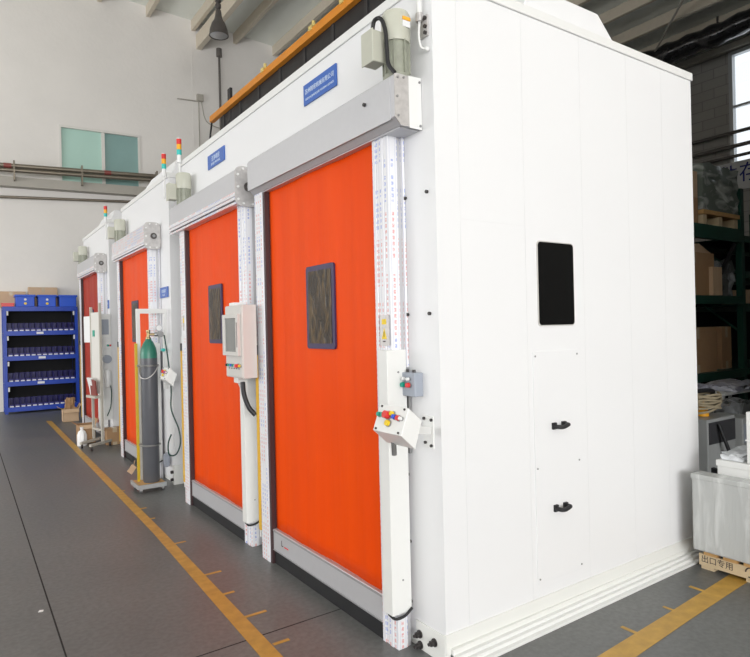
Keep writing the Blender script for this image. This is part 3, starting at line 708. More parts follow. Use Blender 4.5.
# ------------------------------------------------------------------ tower lights
def tower(label, x, y, zt, zb):
    t = thing('signal_tower', label, 'signal light', (x, y, zb), 0, 'red-amber-green signal lights on the booth corners')
    m = MB(); m.cyl((x, y, zb), (x, y, zt-.23), .007, n=10); m.build('pole', 'white2', t)
    m = MB(); m.cyl((x, y, zt-.24), (x, y, zt-.165), .021, n=16); m.build('base', 'white_b', t, smooth=True)
    for i, (nm, mm) in enumerate((('green_lens', 'teal'), ('amber_lens', 'amber'), ('red_lens', 'red'))):
        a = zt-.165+i*.053; m = MB(); m.cyl((x, y, a), (x, y, a+.051), .0235, n=18); m.build(nm, mm, t, smooth=True)
    m = MB(); m.cyl((x, y, zt-.006), (x, y, zt), .020, n=18); m.build('cap', 'white_b', t)
tower('tallest signal light, above the second door motor at the near booth corner', 1.845, 6.015, 3.515, 2.95)
tower('middle signal light, at the corner of the middle booth', 1.845, 6.55, 3.50, 3.02)
tower('smallest and farthest signal light, at the corner of the farthest booth', 1.85, 9.63, 3.50, 3.0)
# looping cable beside second door motor
m = MB(); m.tube([(1.845, 6.0, 3.0), (1.84, 6.02, 2.88), (1.83, 6.0, 2.80), (1.8, 5.97, 2.84), (1.80, 5.86, 2.87)], .008); m.build('motor_cable', 'white2', m2_, smooth=True)
# ------------------------------------------------------------------ tilted button box near the first door, and its twin
def knob(parent, name, p, nrm, r, mm, h=.02):
    m = MB(); a = Vector(p); n = Vector(nrm)
    m.cyl(a, a+n*.006, r*1.15, n=14); m.build('bezel', 'metal', parent)
    m = MB(); m.cyl(a+n*.004, a+n*h, r, r*.9, n=14); m.build(name, mm, parent, smooth=True)
def tilt_box(label, dx, dy, dz, armto, full=True):
    t = thing('button_box', label, 'control box', (1.58+dx, 2.15+dy, 1.08+dz), 0, 'tilted white button boxes on arms')
    pr = [(1.574+dx, 1.259+dz), (1.645+dx, 1.196+dz), (1.605+dx, 1.078+dz), (1.53+dx, 1.145+dz)]
    y0, y1 = 2.05+dy, 2.26+dy
    m = MB(); m.prism(pr, 'y', y0, y1); bx = m.build('housing', 'white2', t, bevel=.003)
    P1 = Vector((1.574+dx, 0, 1.259+dz)); P4 = Vector((1.53+dx, 0, 1.145+dz)); n = Vector((-.933, 0, .36)).normalized(); e = P4-P1
    def at(f, y): p = P1+e*f; return Vector((p.x, y, p.z))
    for f_, yy in ((.08, y0+.022), (.08, y1-.022), (.92, y0+.022), (.92, y1-.022)):
        q = at(f_, yy); m = MB(); m.cyl(q, q+n*.005, .005, n=8); m.build('screw', 'darkbolt', t)
    m = MB(); q = at(.36, y0+.10)
    rowp = [(.40, y1-.025, .011, 'green'), (.40, y1-.055, .011, 'green'), (.38, y1-.09, .018, 'red'), (.30, y1-.118, .011, 'yel_b'), (.66, y1-.105, .014, 'yel_b'), (.40, y1-.138, .011, 'blue_b'), (.42, y1-.168, .012, 'red'), (.42, y1-.187, .008, 'white_b')]
    nm = {'green': 'green_button', 'red': 'red_button', 'yel_b': 'yellow_button', 'blue_b': 'blue_button', 'white_b': 'white_button'}
    for (f_, yy, r, mm) in rowp: knob(t, nm[mm], at(f_, yy), n, r, mm, .03 if r > .015 else .018)
    m = MB(); a = Vector((1.61+dx, 2.15+dy, 1.15+dz)); b_ = Vector(armto)
    d = (b_-a); L = d.length; ang = math.atan2(d.y, d.x); el = math.asin(d.z/L)
    m.obox((a+b_)/2, (L, .035, .035), (0, -el, ang)); m.build('arm', 'white2', t)
    return t
tb = tilt_box('tilted white button box on an arm beside the nearest orange door', 0, 0, 0, (1.872, 2.285, 1.10))
B(1.870, 1.879, 2.248, 2.322, 1.015, 1.172).build('wall_bracket', 'white2', tb, bevel=.001)
for (y, z) in ((2.312, 1.157), (2.257, 1.154), (2.305, 1.041), (2.26, 1.03)):
    m = MB(); m.cyl((1.871, y, z), (1.862, y, z), .0075, n=10); m.build('bracket_bolt', 'darkbolt', tb)
m = MB(); m.cyl((1.60, 2.2, 1.09), (1.61, 2.21, 1.03), .012, n=10); m.build('cable_gland', 'metal', tb)
t2 = tilt_box('small tilted white button box behind the gas cylinder, between second and third doors', .14, 4.0, .0, (1.872, 6.50, 1.09))
B(1.862, 1.879, 6.532, 6.56, .98, 1.15).build('wall_bracket', 'white2', t2)
# grey two-button switch box
sb = thing('switch_box', 'small grey switch box with green and red buttons on the near booth front', 'switch box', (1.85, 2.4, 1.25))
B(1.825, 1.879, 2.325, 2.435, 1.262, 1.378).build('housing', 'grey_box', sb, bevel=.004)
knob(sb, 'green_button', (1.825, 2.407, 1.318), (-1, 0, 0), .013, 'green'); knob(sb, 'red_button', (1.825, 2.365, 1.318), (-1, 0, 0), .013, 'red')
knob(sb, 'selector', (1.825, 2.40, 1.348), (-1, 0, 0), .008, 'white_b'); knob(sb, 'selector', (1.825, 2.365, 1.348), (-1, 0, 0), .008, 'white_b')
for y in (2.41, 2.36): m = MB(); m.cyl((1.85, y, 1.378), (1.85, y, 1.392), .008, n=8); m.build('top_gland', 'darkbolt', sb)
m = MB(); m.box(1.858, 1.872, 2.418, 2.434, .97, 1.262); m.build('cable_tube', 'metal', sb)

# ------------------------------------------------------------------ touch-screen cabinet
cb = thing('control_cabinet', 'beige touch-screen control cabinet on the post between the two nearest doors', 'control cabinet', (1.68, 4.13, 1.27))
B(1.628, 1.732, 3.977, 4.29, 1.272, 1.785).build('housing', 'beige', cb, bevel=.004)
B(1.622, 1.630, 3.983, 4.284, 1.278, 1.779).build('front_plate', 'beige', cb, bevel=.002)
m = MB(); a0, a1, z0, z1 = 3.995, 4.285, 1.43, 1.722
m.box(1.597, 1.622, a0+.04, a1-.04, z0, z0+.028); m.box(1.597, 1.622, a0+.04, a1-.04, z1-.028, z1); m.box(1.597, 1.622, a0, a0+.04, z0, z1); m.box(1.597, 1.622, a1-.04, a1, z0, z1)
sf = m.build('screen_frame', 'beige', cb, bevel=.002); B(1.607, 1.622, a0+.04, a1-.04, z0+.028, z1-.028).build('display', 'screenglass', sf)
m = MB(); m.box(1.592, 1.600, a0+.006, a0+.014, z0+.06, z1-.06); m.build('handle', 'metal', sf)
for i, mm in enumerate(('yel_b', 'red', 'white_b', 'green', 'blue_b', 'green', 'black')):
    nm = {'yel_b': 'yellow_button', 'red': 'red_button', 'white_b': 'white_button', 'green': 'green_button', 'blue_b': 'blue_button', 'black': 'black_button'}[mm]
    knob(cb, nm, (1.622, 4.01+i*.04, 1.36), (-1, 0, 0), .014 if mm == 'red' else .010, mm, .028 if mm == 'red' else .018)
for i in range(5): B(1.620, 1.6225, 4.03+i*.045, 4.05+i*.045, 1.335, 1.342).build('button_label', 'ink', cb)
m = MB(); m.box(1.66, 1.732, 4.20, 4.30, 1.785, 1.81); m.build('top_bracket', 'white2', cb)
m = MB(); m.prism([(1.66, 1.272), (1.732, 1.272), (1.732, 1.12), (1.69, 1.22), (1.66, 1.23)], 'y', 4.16, 4.24); m.build('support_arm', 'cover', cb)
m = MB(); m.tube([(1.69, 4.15, 1.235), (1.69, 4.13, 1.15), (1.71, 4.10, 1.06), (1.748, 4.07, 1.0)], .017, n=12); m.build('corrugated_hose', 'hose_b', cb, smooth=True)

# ------------------------------------------------------------------ gas cylinder cart
gx, gy = 1.632, 6.5
ct = thing('cylinder_cart', 'yellow-posted wheeled cart carrying the gas cylinder', 'cart', (gx, gy, 0))
B(1.475, 1.745, 6.36, 6.67, .055, .075).build('platform', 'pallet_o', ct, bevel=.003)
m = MB(); m.box(1.48, 1.745, 6.355, 6.37, .04, .082); m.box(1.465, 1.48, 6.355, 6.675, .04, .082); m.build('platform_rim', 'machine', ct)
for (x, y) in ((1.50, 6.39), (1.71, 6.39), (1.50, 6.64), (1.71, 6.64)):
    m = MB(); m.cyl((x-.012, y, .025), (x+.012, y, .025), .025, n=16); m.box(x-.016, x+.016, y-.006, y+.006, .03, .06); m.build('castor', 'metal', ct)
B(1.515, 1.54, 6.575, 6.60, .07, 1.50).build('post', 'yellow_post', ct)
m = MB(); m.prism([(1.545, .076), (1.585, .076), (1.585, 1.81), (1.825, 1.81), (1.825, 1.50), (1.86, 1.50), (1.86, 1.86), (1.545, 1.86)], 'y', 6.625, 6.65)
# frame stands clear of the booth front only on its own leg, so keep it inside x<1.87
m.build('back_frame', 'white2', ct, bevel=.003)
def ring(z, rr, tub, mm, tilt=0):
    m = MB(); m.tube([(gx+rr*math.cos(a), gy+rr*math.sin(a), z+tilt*math.cos(a)) for a in [2*PI*i/24 for i in range(25)]], tub, sub=0, n=8); return m
rg = ring(1.27, .092, .009, 'metal'); rg.box(1.53, 1.56, 6.565, 6.58, 1.26, 1.28); rg.build('upper_clamp', 'metal', ct, smooth=True)
rg = ring(.455, .092, .009, 'metal'); rg.box(1.53, 1.56, 6.565, 6.58, .445, .465); rg.build('lower_clamp', 'metal', ct, smooth=True)
m = MB(); m.tube([(gx+.096*math.cos(a), gy+.096*math.sin(a), 1.25-.11*math.sin((a-PI*.8)/(PI*.95)*PI)) for a in [PI*.8+PI*.95*i/14 for i in range(15)]], .006, sub=0, n=6); m.build('chain', 'galv', ct)
m = MB(); m.obox((1.455, 6.56, .215), (.06, .006, .085), (0, .7, .2)); m.tube([(1.475, 6.57, .25), (1.49, 6.575, .30)], .003, sub=0); m.build('hanging_tag', 'card_l', ct)
cy = thing('gas_cylinder', 'tall grey gas cylinder with green shoulder strapped on the cart', 'gas cylinder', (gx, gy, .075))
m = MB(); m.lathe([(0, .076), (.075, .076), (.084, .09), (.084, 1.33), (.0835, 1.35), (0, 1.35)], (gx, gy), n=36); m.build('body', 'cyl', cy, smooth=True)
m = MB(); m.lathe([(0, 1.33), (.0838, 1.33), (.083, 1.39), (.074, 1.45), (.053, 1.50), (.033, 1.53), (.028, 1.545), (0, 1.545)], (gx, gy), n=36); m.build('shoulder', 'cyl_g', cy, smooth=True)
m = MB(); m.lathe([(0, 1.54), (.028, 1.54), (.026, 1.56), (.016, 1.565), (.016, 1.61), (.022, 1.615), (.022, 1.635), (0, 1.64)], (gx, gy), n=18); m.cyl((gx, gy, 1.59), (gx+.06, gy-.02, 1.59), .013, n=12); v = m.build('valve', 'brass', cy, smooth=True)
rgx, rgy = gx+.10, gy-.04
m = MB(); m.cyl((rgx-.045, rgy+.01, 1.59), (rgx+.04, rgy-.01, 1.59), .022, n=14); m.cyl((rgx, rgy-.015, 1.59), (rgx, rgy-.06, 1.59), .03, n=18); m.build('regulator', 'metal', v, smooth=True)
m = MB(); m.cyl((rgx-.01, rgy-.01, 1.655), (rgx-.01, rgy-.04, 1.655), .034, n=20); m.cyl((rgx-.01, rgy-.01, 1.60), (rgx-.01, rgy-.01, 1.65), .008, n=8); m.build('gauge', 'alu', v, smooth=True)
m = MB(); m.cyl((rgx-.01, rgy-.04, 1.655), (rgx-.01, rgy-.042, 1.655), .027, n=20); m.build('gauge_face', 'white_b', v)
hs = MB().tube([(rgx+.045, rgy-.02, 1.58), (rgx+.07, rgy-.06, 1.3), (rgx+.08, rgy-.1, 1.02), (1.80, 6.33, .82), (1.86, 6.3, .62), (1.87, 6.28, .47), (1.83, 6.3, .36), (1.77, 6.33, .36), (1.765, 6.34, .47), (1.80, 6.35, .56)], .0075, n=8).build('gas_hose', 'hose_g', smooth=True)
tag(hs, 'dark green gas hose looping down from the cylinder regulator', 'hose')
# small fittings fixed to the wall behind the cylinder
w = thing('air_regulator', 'small pneumatic regulator with teal fitting on the wall behind the gas cylinder', 'air regulator', (1.85, 6.7, 1.2))
B(1.83, 1.879, 6.66, 6.76, 1.10, 1.22).build('body', 'grey_box', w, bevel=.006)
m = MB(); m.cyl((1.83, 6.66, 1.42), (1.83, 6.72, 1.42), .018, n=12); m.build('fitting', 'teal', w); 
m = MB(); m.box(1.84, 1.879, 6.70, 6.74, 1.0, 1.6); m.build('backing_bar', 'cover', w)
m = MB(); m.lathe([(0, .16), (.03, .17), (.035, .20), (.035, .30), (0, .32)], (1.84, 6.68)); m.build('filter_bowl', 'grey_box', w, smooth=True)
# control panel by farthest door
w = thing('gauge_panel', 'white gauge and button panel on the farthest booth corner', 'control panel', (1.80, 9.58, .8))
B(1.735, 1.875, 9.57, 9.61, 1.55, 1.90).build('housing', 'white2', w, bevel=.004)
B(1.75, 1.845, 9.566, 9.57, 1.60, 1.82).build('paper', 'grey_box', w)
B(1.76, 1.879, 9.575, 9.61, .35, 1.55).build('back_plate', 'white2', w)
B(1.79, 1.87, 9.55, 9.575, 1.40, 1.48).build('button_plate', 'white_b', w)
knob(w, 'green_button', (1.825, 9.55, 1.44), (0, -1, 0), .016, 'green'); knob(w, 'red_button', (1.855, 9.55, 1.44), (0, -1, 0), .014, 'red')
m = MB(); m.cyl((1.81, 9.575, 1.24), (1.81, 9.52, 1.24), .06, n=24); m.build('gauge', 'grey_box', w, smooth=True)
m = MB(); m.lathe([(0, .82), (.03, .83), (.045, .88), (.045, 1.06), (.03, 1.09), (0, 1.1)], (1.81, 9.53)); m.build('filter_bowl', 'white_b', w, smooth=True)
m = MB(); m.tube([(1.84, 9.53, .9), (1.85, 9.50, .75), (1.83, 9.48, .55), (1.78, 9.47, .42)], .008); m.build('air_hose', 'hose_g', w)

# ------------------------------------------------------------------ whiteboard stand and boxes near the far door
st = thing('board_stand', 'beige wheeled stand holding a tall whiteboard in front of the farthest door', 'stand', (1.65, 9.45, 0))
P1_, P2_ = Vector((1.615, 9.60, 0)), Vector((1.68, 9.30, 0)); dd = (P2_-P1_).normalized(); ang = math.atan2(dd.y, dd.x)
for i, P in enumerate((P1_, P2_)):
    m = MB(); m.obox((P.x, P.y, 1.05), (.03, .03, 2.0 if i else 1.9), (0, 0, ang)); m.build('post', 'steelstand', st)
    d2_ = Vector((.74, .67, 0))*(.9 if i else .95); a = P-d2_*.29; b_ = P+d2_*(.20 if i else .22)
    m = MB(); c_ = (a+b_)/2; m.obox((c_.x, c_.y, .075), ((b_-a).length, .035, .035), (0, 0, math.atan2(d2_.y, d2_.x))); ft = m.build('foot', 'steelstand', st, bevel=.004)
    for q in (a+d2_*.03, b_-d2_*.03):
        m = MB(); m.cyl((q.x-.012, q.y, .028), (q.x+.012, q.y, .028), .028, n=14); m.box(q.x-.01, q.x+.01, q.y-.01, q.y+.01, .03, .06); m.build('castor', 'darkbolt', ft)
c_ = (P1_+P2_)/2
m = MB(); m.obox((c_.x, c_.y, 1.34), (.30, .018, 1.16), (0, 0, ang)); m.build('board', 'frame_w', st, bevel=.003)
m = MB(); m.obox((c_.x, c_.y, .25), (.30, .03, .03), (0, 0, ang)); m.build('crossbar', 'steelstand', st)
nrm_ = Vector((-dd.y, dd.x, 0)); nrm_ = nrm_ if nrm_.x < 0 else -nrm_
q = c_+nrm_*.05
m = MB(); m.obox((q.x, q.y, .72), (.31, .09, .035), (0, 0, ang)); m.build('tray', 'steelstand', st)
q = c_+nrm_*.02
m = MB(); m.obox((q.x, q.y+.04, 1.62), (.05, .02, .09), (0, 0, ang)); m.build('green_magnet', 'green', st)
q = P1_-dd*.13; m = MB(); m.obox((q.x, q.y, 1.68), (.22, .02, .38), (0, 0, ang)); m.build('side_sheet', 'scarf', st)
q = c_+nrm_*.055
m = MB(); m.obox((q.x-.012, q.y+.045, .855), (.16, .01, .27), (.15, 0, ang)); m.obox((q.x-.02, q.y+.05, .86), (.14, .008, .25), (.25, .1, ang)); o_ = m.build('paper_sheets', 'scarf'); tag(o_, 'white papers leaning on the tray of the board stand', 'papers')
m = MB(); m.obox((q.x+.0, q.y-.03, .845), (.18, .018, .24), (.12, .15, ang)); o_ = m.build('folder', 'pipe_r'); tag(o_, 'dark red folder leaning beside papers on the board stand tray', 'folder')

def carton(label, x0, x1, y0, y1, z0, z1, mm='card', flaps=True, opened=False, group=None, tape=True, rz=0):
    t = thing('cardboard_box', label, 'box', ((x0+x1)/2, (y0+y1)/2, z0), 0, group)
    if opened:
        w_ = .006; m = MB(); m.box(x0, x1, y0, y1, z0, z0+w_); m.box(x0, x0+w_, y0, y1, z0, z1); m.box(x1-w_, x1, y0, y1, z0, z1); m.box(x0, x1, y0, y0+w_, z0, z1); m.box(x0, x1, y1-w_, y1, z0, z1); m.build('body', mm, t)
        L = (x1-x0)*.4
        m = MB(); m.obox((x0-L*.35, (y0+y1)/2, z1+L*.20), (L, y1-y0, .005), (0, .55, 0)); m.build('flap', mm, t)
        m = MB(); m.obox((x1+L*.2, (y0+y1)/2, z1+L*.4), (L, y1-y0, .005), (0, -1.1, 0)); m.build('flap', mm, t)
        m = MB(); m.obox(((x0+x1)/2, y0-L*.25, z1-L*.25), (x1-x0, L*.8, .005), (.8, 0, 0)); m.build('flap', 'card_l', t)
    else:
        B(x0, x1, y0, y1, z0, z1).build('body', mm, t, bevel=.004)
        if tape:
            c = (x0+x1)/2; h = (z1-z0); m = MB(); m.prism([(y0-.002, z1-h*.25), (y0, z1-h*.25), (y0, z1), (y1, z1), (y1, z1+.002), (y0-.002, z1+.002)], 'x', c-.03, c+.03); m.build('tape', 'tape', t)
            B(c-.03, c+.03, y0-.002, y0, z0, z0+h*.18).build('tape', 'tape', t)
    return t
ca = carton('small open cardboard box on the floor in front of the blue bin rack', 1.60, 1.86, 12.5, 12.74, 0, .23, 'card_l', opened=True)
m = MB(); m.lumpy(1.66, 1.80, 12.56, 12.68, .03, .42, .03, 3, 5); tag(m.build('packing_scrap', 'card'), 'brown packing scrap sticking out of the small open box', 'packing paper')
carton('open brown cardboard box on the floor behind the whiteboard stand', 1.46, 1.68, 9.82, 10.12, 0, .27, 'card', opened=True)
carton('closed brown cardboard box on the floor in the gap beside the farthest booth', 1.76, 1.98, 9.44, 9.60, 0, .24, 'card', tape=True)
jg = thing('plastic_jug', 'white plastic jug with handle on the floor beside the open brown box', 'jug', (1.475, 9.70, 0))
m = MB(); m.lathe([(0, 0), (.065, 0), (.068, .02), (.066, .15), (.05, .20), (.02, .225), (.02, .245), (0, .245)], (1.475, 9.70)); m.build('body', 'white_b', jg, smooth=True)
m = MB(); m.tube([(1.48, 9.645, .20), (1.48, 9.61, .17), (1.48, 9.61, .09), (1.48, 9.64, .06)], .01); m.build('handle', 'white_b', jg, smooth=True)
m = MB(); m.cyl((1.475, 9.70, .243), (1.475, 9.70, .265), .024, n=14); m.build('cap', 'label', jg)

# ------------------------------------------------------------------ blue bin rack
rx0, rx1, ry0, ry1 = .80, 2.20, 14.66, 15.12
rk = thing('bin_rack', 'blue steel rack filled with rows of small parts bins against the far wall', 'rack', ((rx0+rx1)/2, 14.9, 0), 0)
for (x, y) in ((rx0, ry0), (rx1-.06, ry0), (rx0, ry1-.05), (rx1-.06, ry1-.05)):
    B(x, x+.06, y, y+.05, 0, 2.22).build('upright', 'rack_b', rk)
shelf = [.10, .63, 1.16, 1.68, 2.19]
for z in shelf:
    m = MB(); m.box(rx0, rx1, ry0, ry1, z-.012, z+.002); m.box(rx0+.0, rx1, ry0-.01, ry0+.02, z-.06, z+.035); m.build('shelf', 'rack_b', rk)
B(rx0+.05, rx1-.05, ry1-.012, ry1, .05, 2.2).build('back_panel', 'rackback', rk)
for (x) in (rx0+.055, rx1-.06):
    B(x, x+.006, ry0+.05, ry1-.05, .1, 2.2).build('side_panel', 'rackback', rk)
for i, z in enumerate(shelf[1:4]):
    x = 1.40+.03*(i % 2); B(x, x+.13, ry0-.016, ry0-.011, z-.035, z+.012).build('shelf_label', 'label', rk)
for i, z in enumerate((.1, .63, 1.16, 1.68)):
    for x in (rx0+.065, rx1-.095):
        if x > 2 and i < 2: continue
        B(x, x+.03, ry0+.005, ry0+.012, z+.36, z+.45).build('corner_label', 'label', rk)
nb = 12; bw = (rx1-rx0-.14)/nb
proto = thing('storage_bin', 'navy parts bin', 'storage bin', (0, 0, 0))
def mk_bin():
    m = MB(); w_, d, hh = bw*.9, .30, .20; t_ = .006
    m.box(-w_/2, w_/2, 0, d, 0, t_); m.box(-w_/2, -w_/2+t_, 0, d, 0, hh); m.box(w_/2-t_, w_/2, 0, d, 0, hh); m.box(-w_/2, w_/2, d-t_, d, 0, hh); m.box(-w_/2, w_/2, 0, t_, 0, .085)
    m.build('body', 'bin', proto)
    m = MB(); m.box(-w_*.36, w_*.36, -.002, 0, .014, .055); m.build('label', 'label', proto)
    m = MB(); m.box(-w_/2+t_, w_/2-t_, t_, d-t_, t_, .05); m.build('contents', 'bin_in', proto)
mk_bin(); first = True
rown = ['bottom', 'second-lowest', 'second-highest', 'top']
for i, z in enumerate((.1, .63, 1.16, 1.68)):
    for k in range(nb):
        o = proto if first else copy_tree(proto); first = False
        o.location = (rx0+.07+bw*(k+.5), ry0+.03, z+.003)
        o['group'] = f'parts bins on the {rown[i]} row of the blue rack'
        o['label'] = f'small navy parts bin with white label, {rown[i]} row of the blue rack'
        if random.random() < .12:
            pass
crates = []
for k, (a, c) in enumerate(((1.02, 1.40), (1.43, 1.80), (1.83, 2.20))):
    t = thing('blue_crate', ['left blue lidded crate on top of the bin rack, round stickers on front', 'middle blue lidded crate on top of the bin rack, round stickers on front', 'right blue crate on top of the bin rack, plain front'][k], 'crate', ((a+c)/2, 14.8, 2.23), 0, 'blue crates on top of the rack')
    m = MB(); m.prism([(a+.02, 14.66), (c-.02, 14.66), (c-.02, 14.98), (a+.02, 14.98)], 'z', 2.225, 2.44); m.build('body', 'crate_b', t, bevel=.01)
    B(a, c, 14.64, 15.0, 2.43, 2.475).build('rim', 'crate_b', t, bevel=.008)
    if k < 2:
        xx = (a+c)/2
        m = MB(); m.cyl((xx, 14.66, 2.375), (xx, 14.654, 2.375), .024, n=12); m.build('white_sticker', 'label', t)
        m = MB(); m.cyl((xx, 14.66, 2.29), (xx, 14.654, 2.29), .026, n=12); m.build('yellow_sticker', 'yel_b', t)
rb = thing('red_bin', 'low red plastic bin at the left end of the rack top', 'bin', (.9, 14.75, 2.225))
m = MB(); m.prism([(.79, 2.225), (1.0, 2.225), (1.01, 2.29), (.78, 2.29)], 'y', 14.66, 14.85); m.build('body', 'red', rb, bevel=.004)
B(.775, 1.015, 14.655, 14.855, 2.285, 2.298).build('rim', 'red', rb)
carton('pale cardboard box on the rack top behind the red bin', .70, 1.25, 15.01, 15.19, 2.225, 2.56, 'card_l')
carton('pale cardboard box on the rack top behind the middle blue crate', 1.30, 1.86, 15.01, 15.17, 2.225, 2.66, 'card_l')

# ------------------------------------------------------------------ floor lines
m = MB(); m.prism([(1.185, -2), (1.285, -2), (1.29, 2.75), (1.345, 5.0), (1.445, 12.9), (1.36, 12.95), (1.27, 5.05), (1.20, 2.8)], 'z', .0008, .002)
ly_ = m.build('floor_line', 'line'); tag(ly_, 'long yellow safety line painted on the floor along the row of doors', 'floor line')
for (y, L) in ((2.87, .06), (3.24, .10), (3.6, .05), (3.96, .10), (4.69, .09), (5.45, .06), (5.82, .08), (6.6, .06), (8.1, .06)): B(1.30, 1.30+L+.03, y-.012, y+.012, .0009, .0021).build('tick_mark', 'line', ly_)
m = MB(); m.prism([(2.2, 1.68), (3.2, 1.75), (4.6, 1.83), (6, 1.86), (6, 1.98), (4.6, 1.95), (3.2, 1.86), (2.2, 1.805)], 'z', .0008, .002)
lr_ = m.build('floor_line', 'line'); tag(lr_, 'short yellow safety line on the floor in front of the white side wall', 'floor line')
for a in ((2.84, 2.865, 1.82, 1.925), (3.23, 3.25, 1.84, 1.92), (3.60, 3.625, 1.87, 1.97)): B(*a, .0009, .0021).build('tick_mark', 'line', lr_)
m = MB(); m.prism([(.36, 4.03), (.385, 4.025), (.39, 4.045), (.37, 4.055)], 'z', .0008, .003); tag(m.build('paper_scrap', 'scarf'), 'tiny white scrap lying on the grey floor near the joint', 'scrap')

# ------------------------------------------------------------------ pallet and wrapped boxes at the right
pl = thing('wooden_pallet', 'pale wooden pallet with dark stencilled characters under the wrapped grey box', 'pallet', (4.3, 1.6, 0))
for x in (3.945, 4.24, 4.53):
    for (a, c) in ((1.99, 2.07), (1.70, 1.80), (1.38, 1.48), (1.0, 1.1)): B(x, x+.09, a, c, 0, .098).build('block', 'pallet', pl)
for i in range(9): B(3.925, 4.62, 1.0+.12*i, 1.0+.12*i+.083, .10, .132).build('deck_board', 'pallet_o', pl)
B(3.932, 3.945, 1.0, 2.077, .026, .10).build('side_board', 'pallet', pl)
text('stencil', '出口专用', .050, (3.9315, 1.965, .066), FACE_W, 'ink', pl)
m = MB(); m.tube([(3.931, 1.765+.03*math.cos(a), .066+.03*math.sin(a)) for a in [5.2*i/12 for i in range(13)]], .004, sub=0, n=6); m.build('round_mark', 'ink', pl)
bx = thing('wrapped_box', 'large grey box in clear stretch film standing on the wooden pallet', 'box', (3.93, 1.6, .135), 0, 'film-wrapped boxes on the pallet')
m = MB(); m.box(3.872, 3.985, 1.05, 2.085, .135, .605); m.build('body', 'wrap', bx, bevel=.012)
B(3.868, 3.989, 1.046, 2.089, .590, .622).build('lid', 'wrap', bx, bevel=.006)
bx = thing('wrapped_box', 'white box with crumpled film on top, behind the grey box on the pallet', 'box', (4.3, 1.6, .135), 0, 'film-wrapped boxes on the pallet')
B(4.0, 4.58, 1.1, 1.985, .135, .69).build('body', 'white2', bx, bevel=.008)
B(3.995, 4.585, 1.095, 1.99, .67, .708).build('lid', 'white2', bx, bevel=.004)
m = MB(); m.lumpy(4.03, 4.4, 1.84, 1.965, .71, .752, .012, 4, 2); m.build('film_lump', 'clearlump', bx, smooth=True)
bx = thing('wrapped_box', 'white box at the right edge stacked on top of another white box', 'box', (4.3, 1.5, .71), 0, 'film-wrapped boxes on the pallet')
B(4.01, 4.5, 1.15, 1.81, .71, 1.03).build('body', 'white2', bx, bevel=.006)
B(4.006, 4.504, 1.146, 1.814, .85, .858).build('strap', 'white_b', bx)

# ------------------------------------------------------------------ green pallet rack
RX0, RX1, RY0, RY1 = 7.3, 9.96, 4.5, 5.5
rk = thing('pallet_rack', 'dark green pallet rack loaded with cartons beyond the near booth', 'rack', (8.7, 5.0, 0))
for y in (RY0, RY1-.09):
    for x in (RX0, RX1): B(x, x+.10, y, y+.09, 0, 3.62 if x > 8 else 3.4).build('upright', 'rack_g', rk)
for (z, hh) in ((2.98, .20), (1.96, .12), (.85, .12)):
    for y in (RY0-.02, RY1-.04): B(RX0, RX1, y, y+.06, z-hh, z).build('beam', 'rack_g', rk)
    B(RX0+.05, RX1, RY0+.04, RY1-.05, z-.03, z).build('shelf_deck', 'rack_g', rk)
for z in (.5, 1.4, 2.3): 
    m = MB(); m.cyl((RX1+.05, RY0+.05, z), (RX1+.05, RY1-.05, z+.7), .02, n=8); m.build('brace', 'rack_g', rk)
B(RX0, RX1-.001, RY1-.01, RY1, .0, 3.0).build('back_mesh', 'rackback', rk)
# neighbouring bay to the right
rk2 = thing('pallet_rack', 'second green pallet rack bay at the right edge of the view', 'rack', (11.3, 5.0, 0))
for y in (RY0, RY1-.09): B(12.5, 12.6, y, y+.09, 0, 3.6).build('upright', 'rack_g', rk2)
for z in (2.9, 2.35, 1.85, .85):
    for y in (RY0, RY1-.05): B(RX1+.11, 12.5, y, y+.05, z-.10, z).build('beam', 'rack_g', rk2)
    B(RX1+.11, 12.5, RY0+.05, RY1-.05, z-.03, z-.005).build('shelf_deck', 'rack_g', rk2)
carton('small pale box on the middle shelf of the second green rack bay', 10.12, 10.5, 4.55, 4.9, 1.55+.305, 1.55+.52, 'card_l', tape=False)
B(RX1+.11, 12.5, RY1-.01, RY1, .0, 2.9).build('back_mesh', 'rackback', rk2)
# loads
ld = thing('pallet_load', 'grey film-wrapped pallet load on the top level of the green rack', 'pallet load', (9.35, 5, 2.98))
m = MB(); m.lumpy(8.88, 9.92, 4.52, 5.35, 3.21, 3.88, .018, 9, 9); m.build('wrapped_goods', 'wrap_d', ld, smooth=True)
for x in (8.88, 9.33, 9.80): B(x, x+.10, 4.52, 5.35, 2.982, 3.13).build('pallet_block', 'pallet', ld)
pass; B(8.86, 9.93, 4.5, 5.36, 3.14, 3.2).build('pallet_deck', 'pallet_o', ld)
carton('brown carton at the left of the top rack level, lower of two', 8.3, 8.80, 4.55, 5.1, 2.985, 3.36, 'card', tape=False)
carton('paler brown carton stacked on top at the left of the top rack level', 8.3, 8.80, 4.55, 5.1, 3.365, 3.74, 'card_l', tape=False)
carton('large brown carton on the upper shelf of the green rack', 8.1, 9.20, 4.54, 5.2, 1.965, 2.58, 'card')
m = MB(); m.prism([(8.1, 2.585), (9.25, 2.585), (9.22, 2.60), (8.9, 2.72), (8.1, 2.66)], 'y', 4.6, 5.2); tag(m.build('cardboard_sheet', 'card_l'), 'bent cardboard sheet lying on the large brown carton', 'cardboard')
m = MB(); m.prism([(9.02, 4.47), (9.07, 4.47), (9.075, 4.485), (9.09, 4.47), (9.14, 4.47), (9.145, 4.485), (9.16, 4.47), (9.28, 4.47), (9.28, 4.53), (9.02, 4.53)], 'z', 2.25, 2.66)
cs = m.build('slat_bundle', 'card_l'); tag(cs, 'small bundle of pale slats standing in front of the large brown carton', 'slats')
cs.location.z = -.283
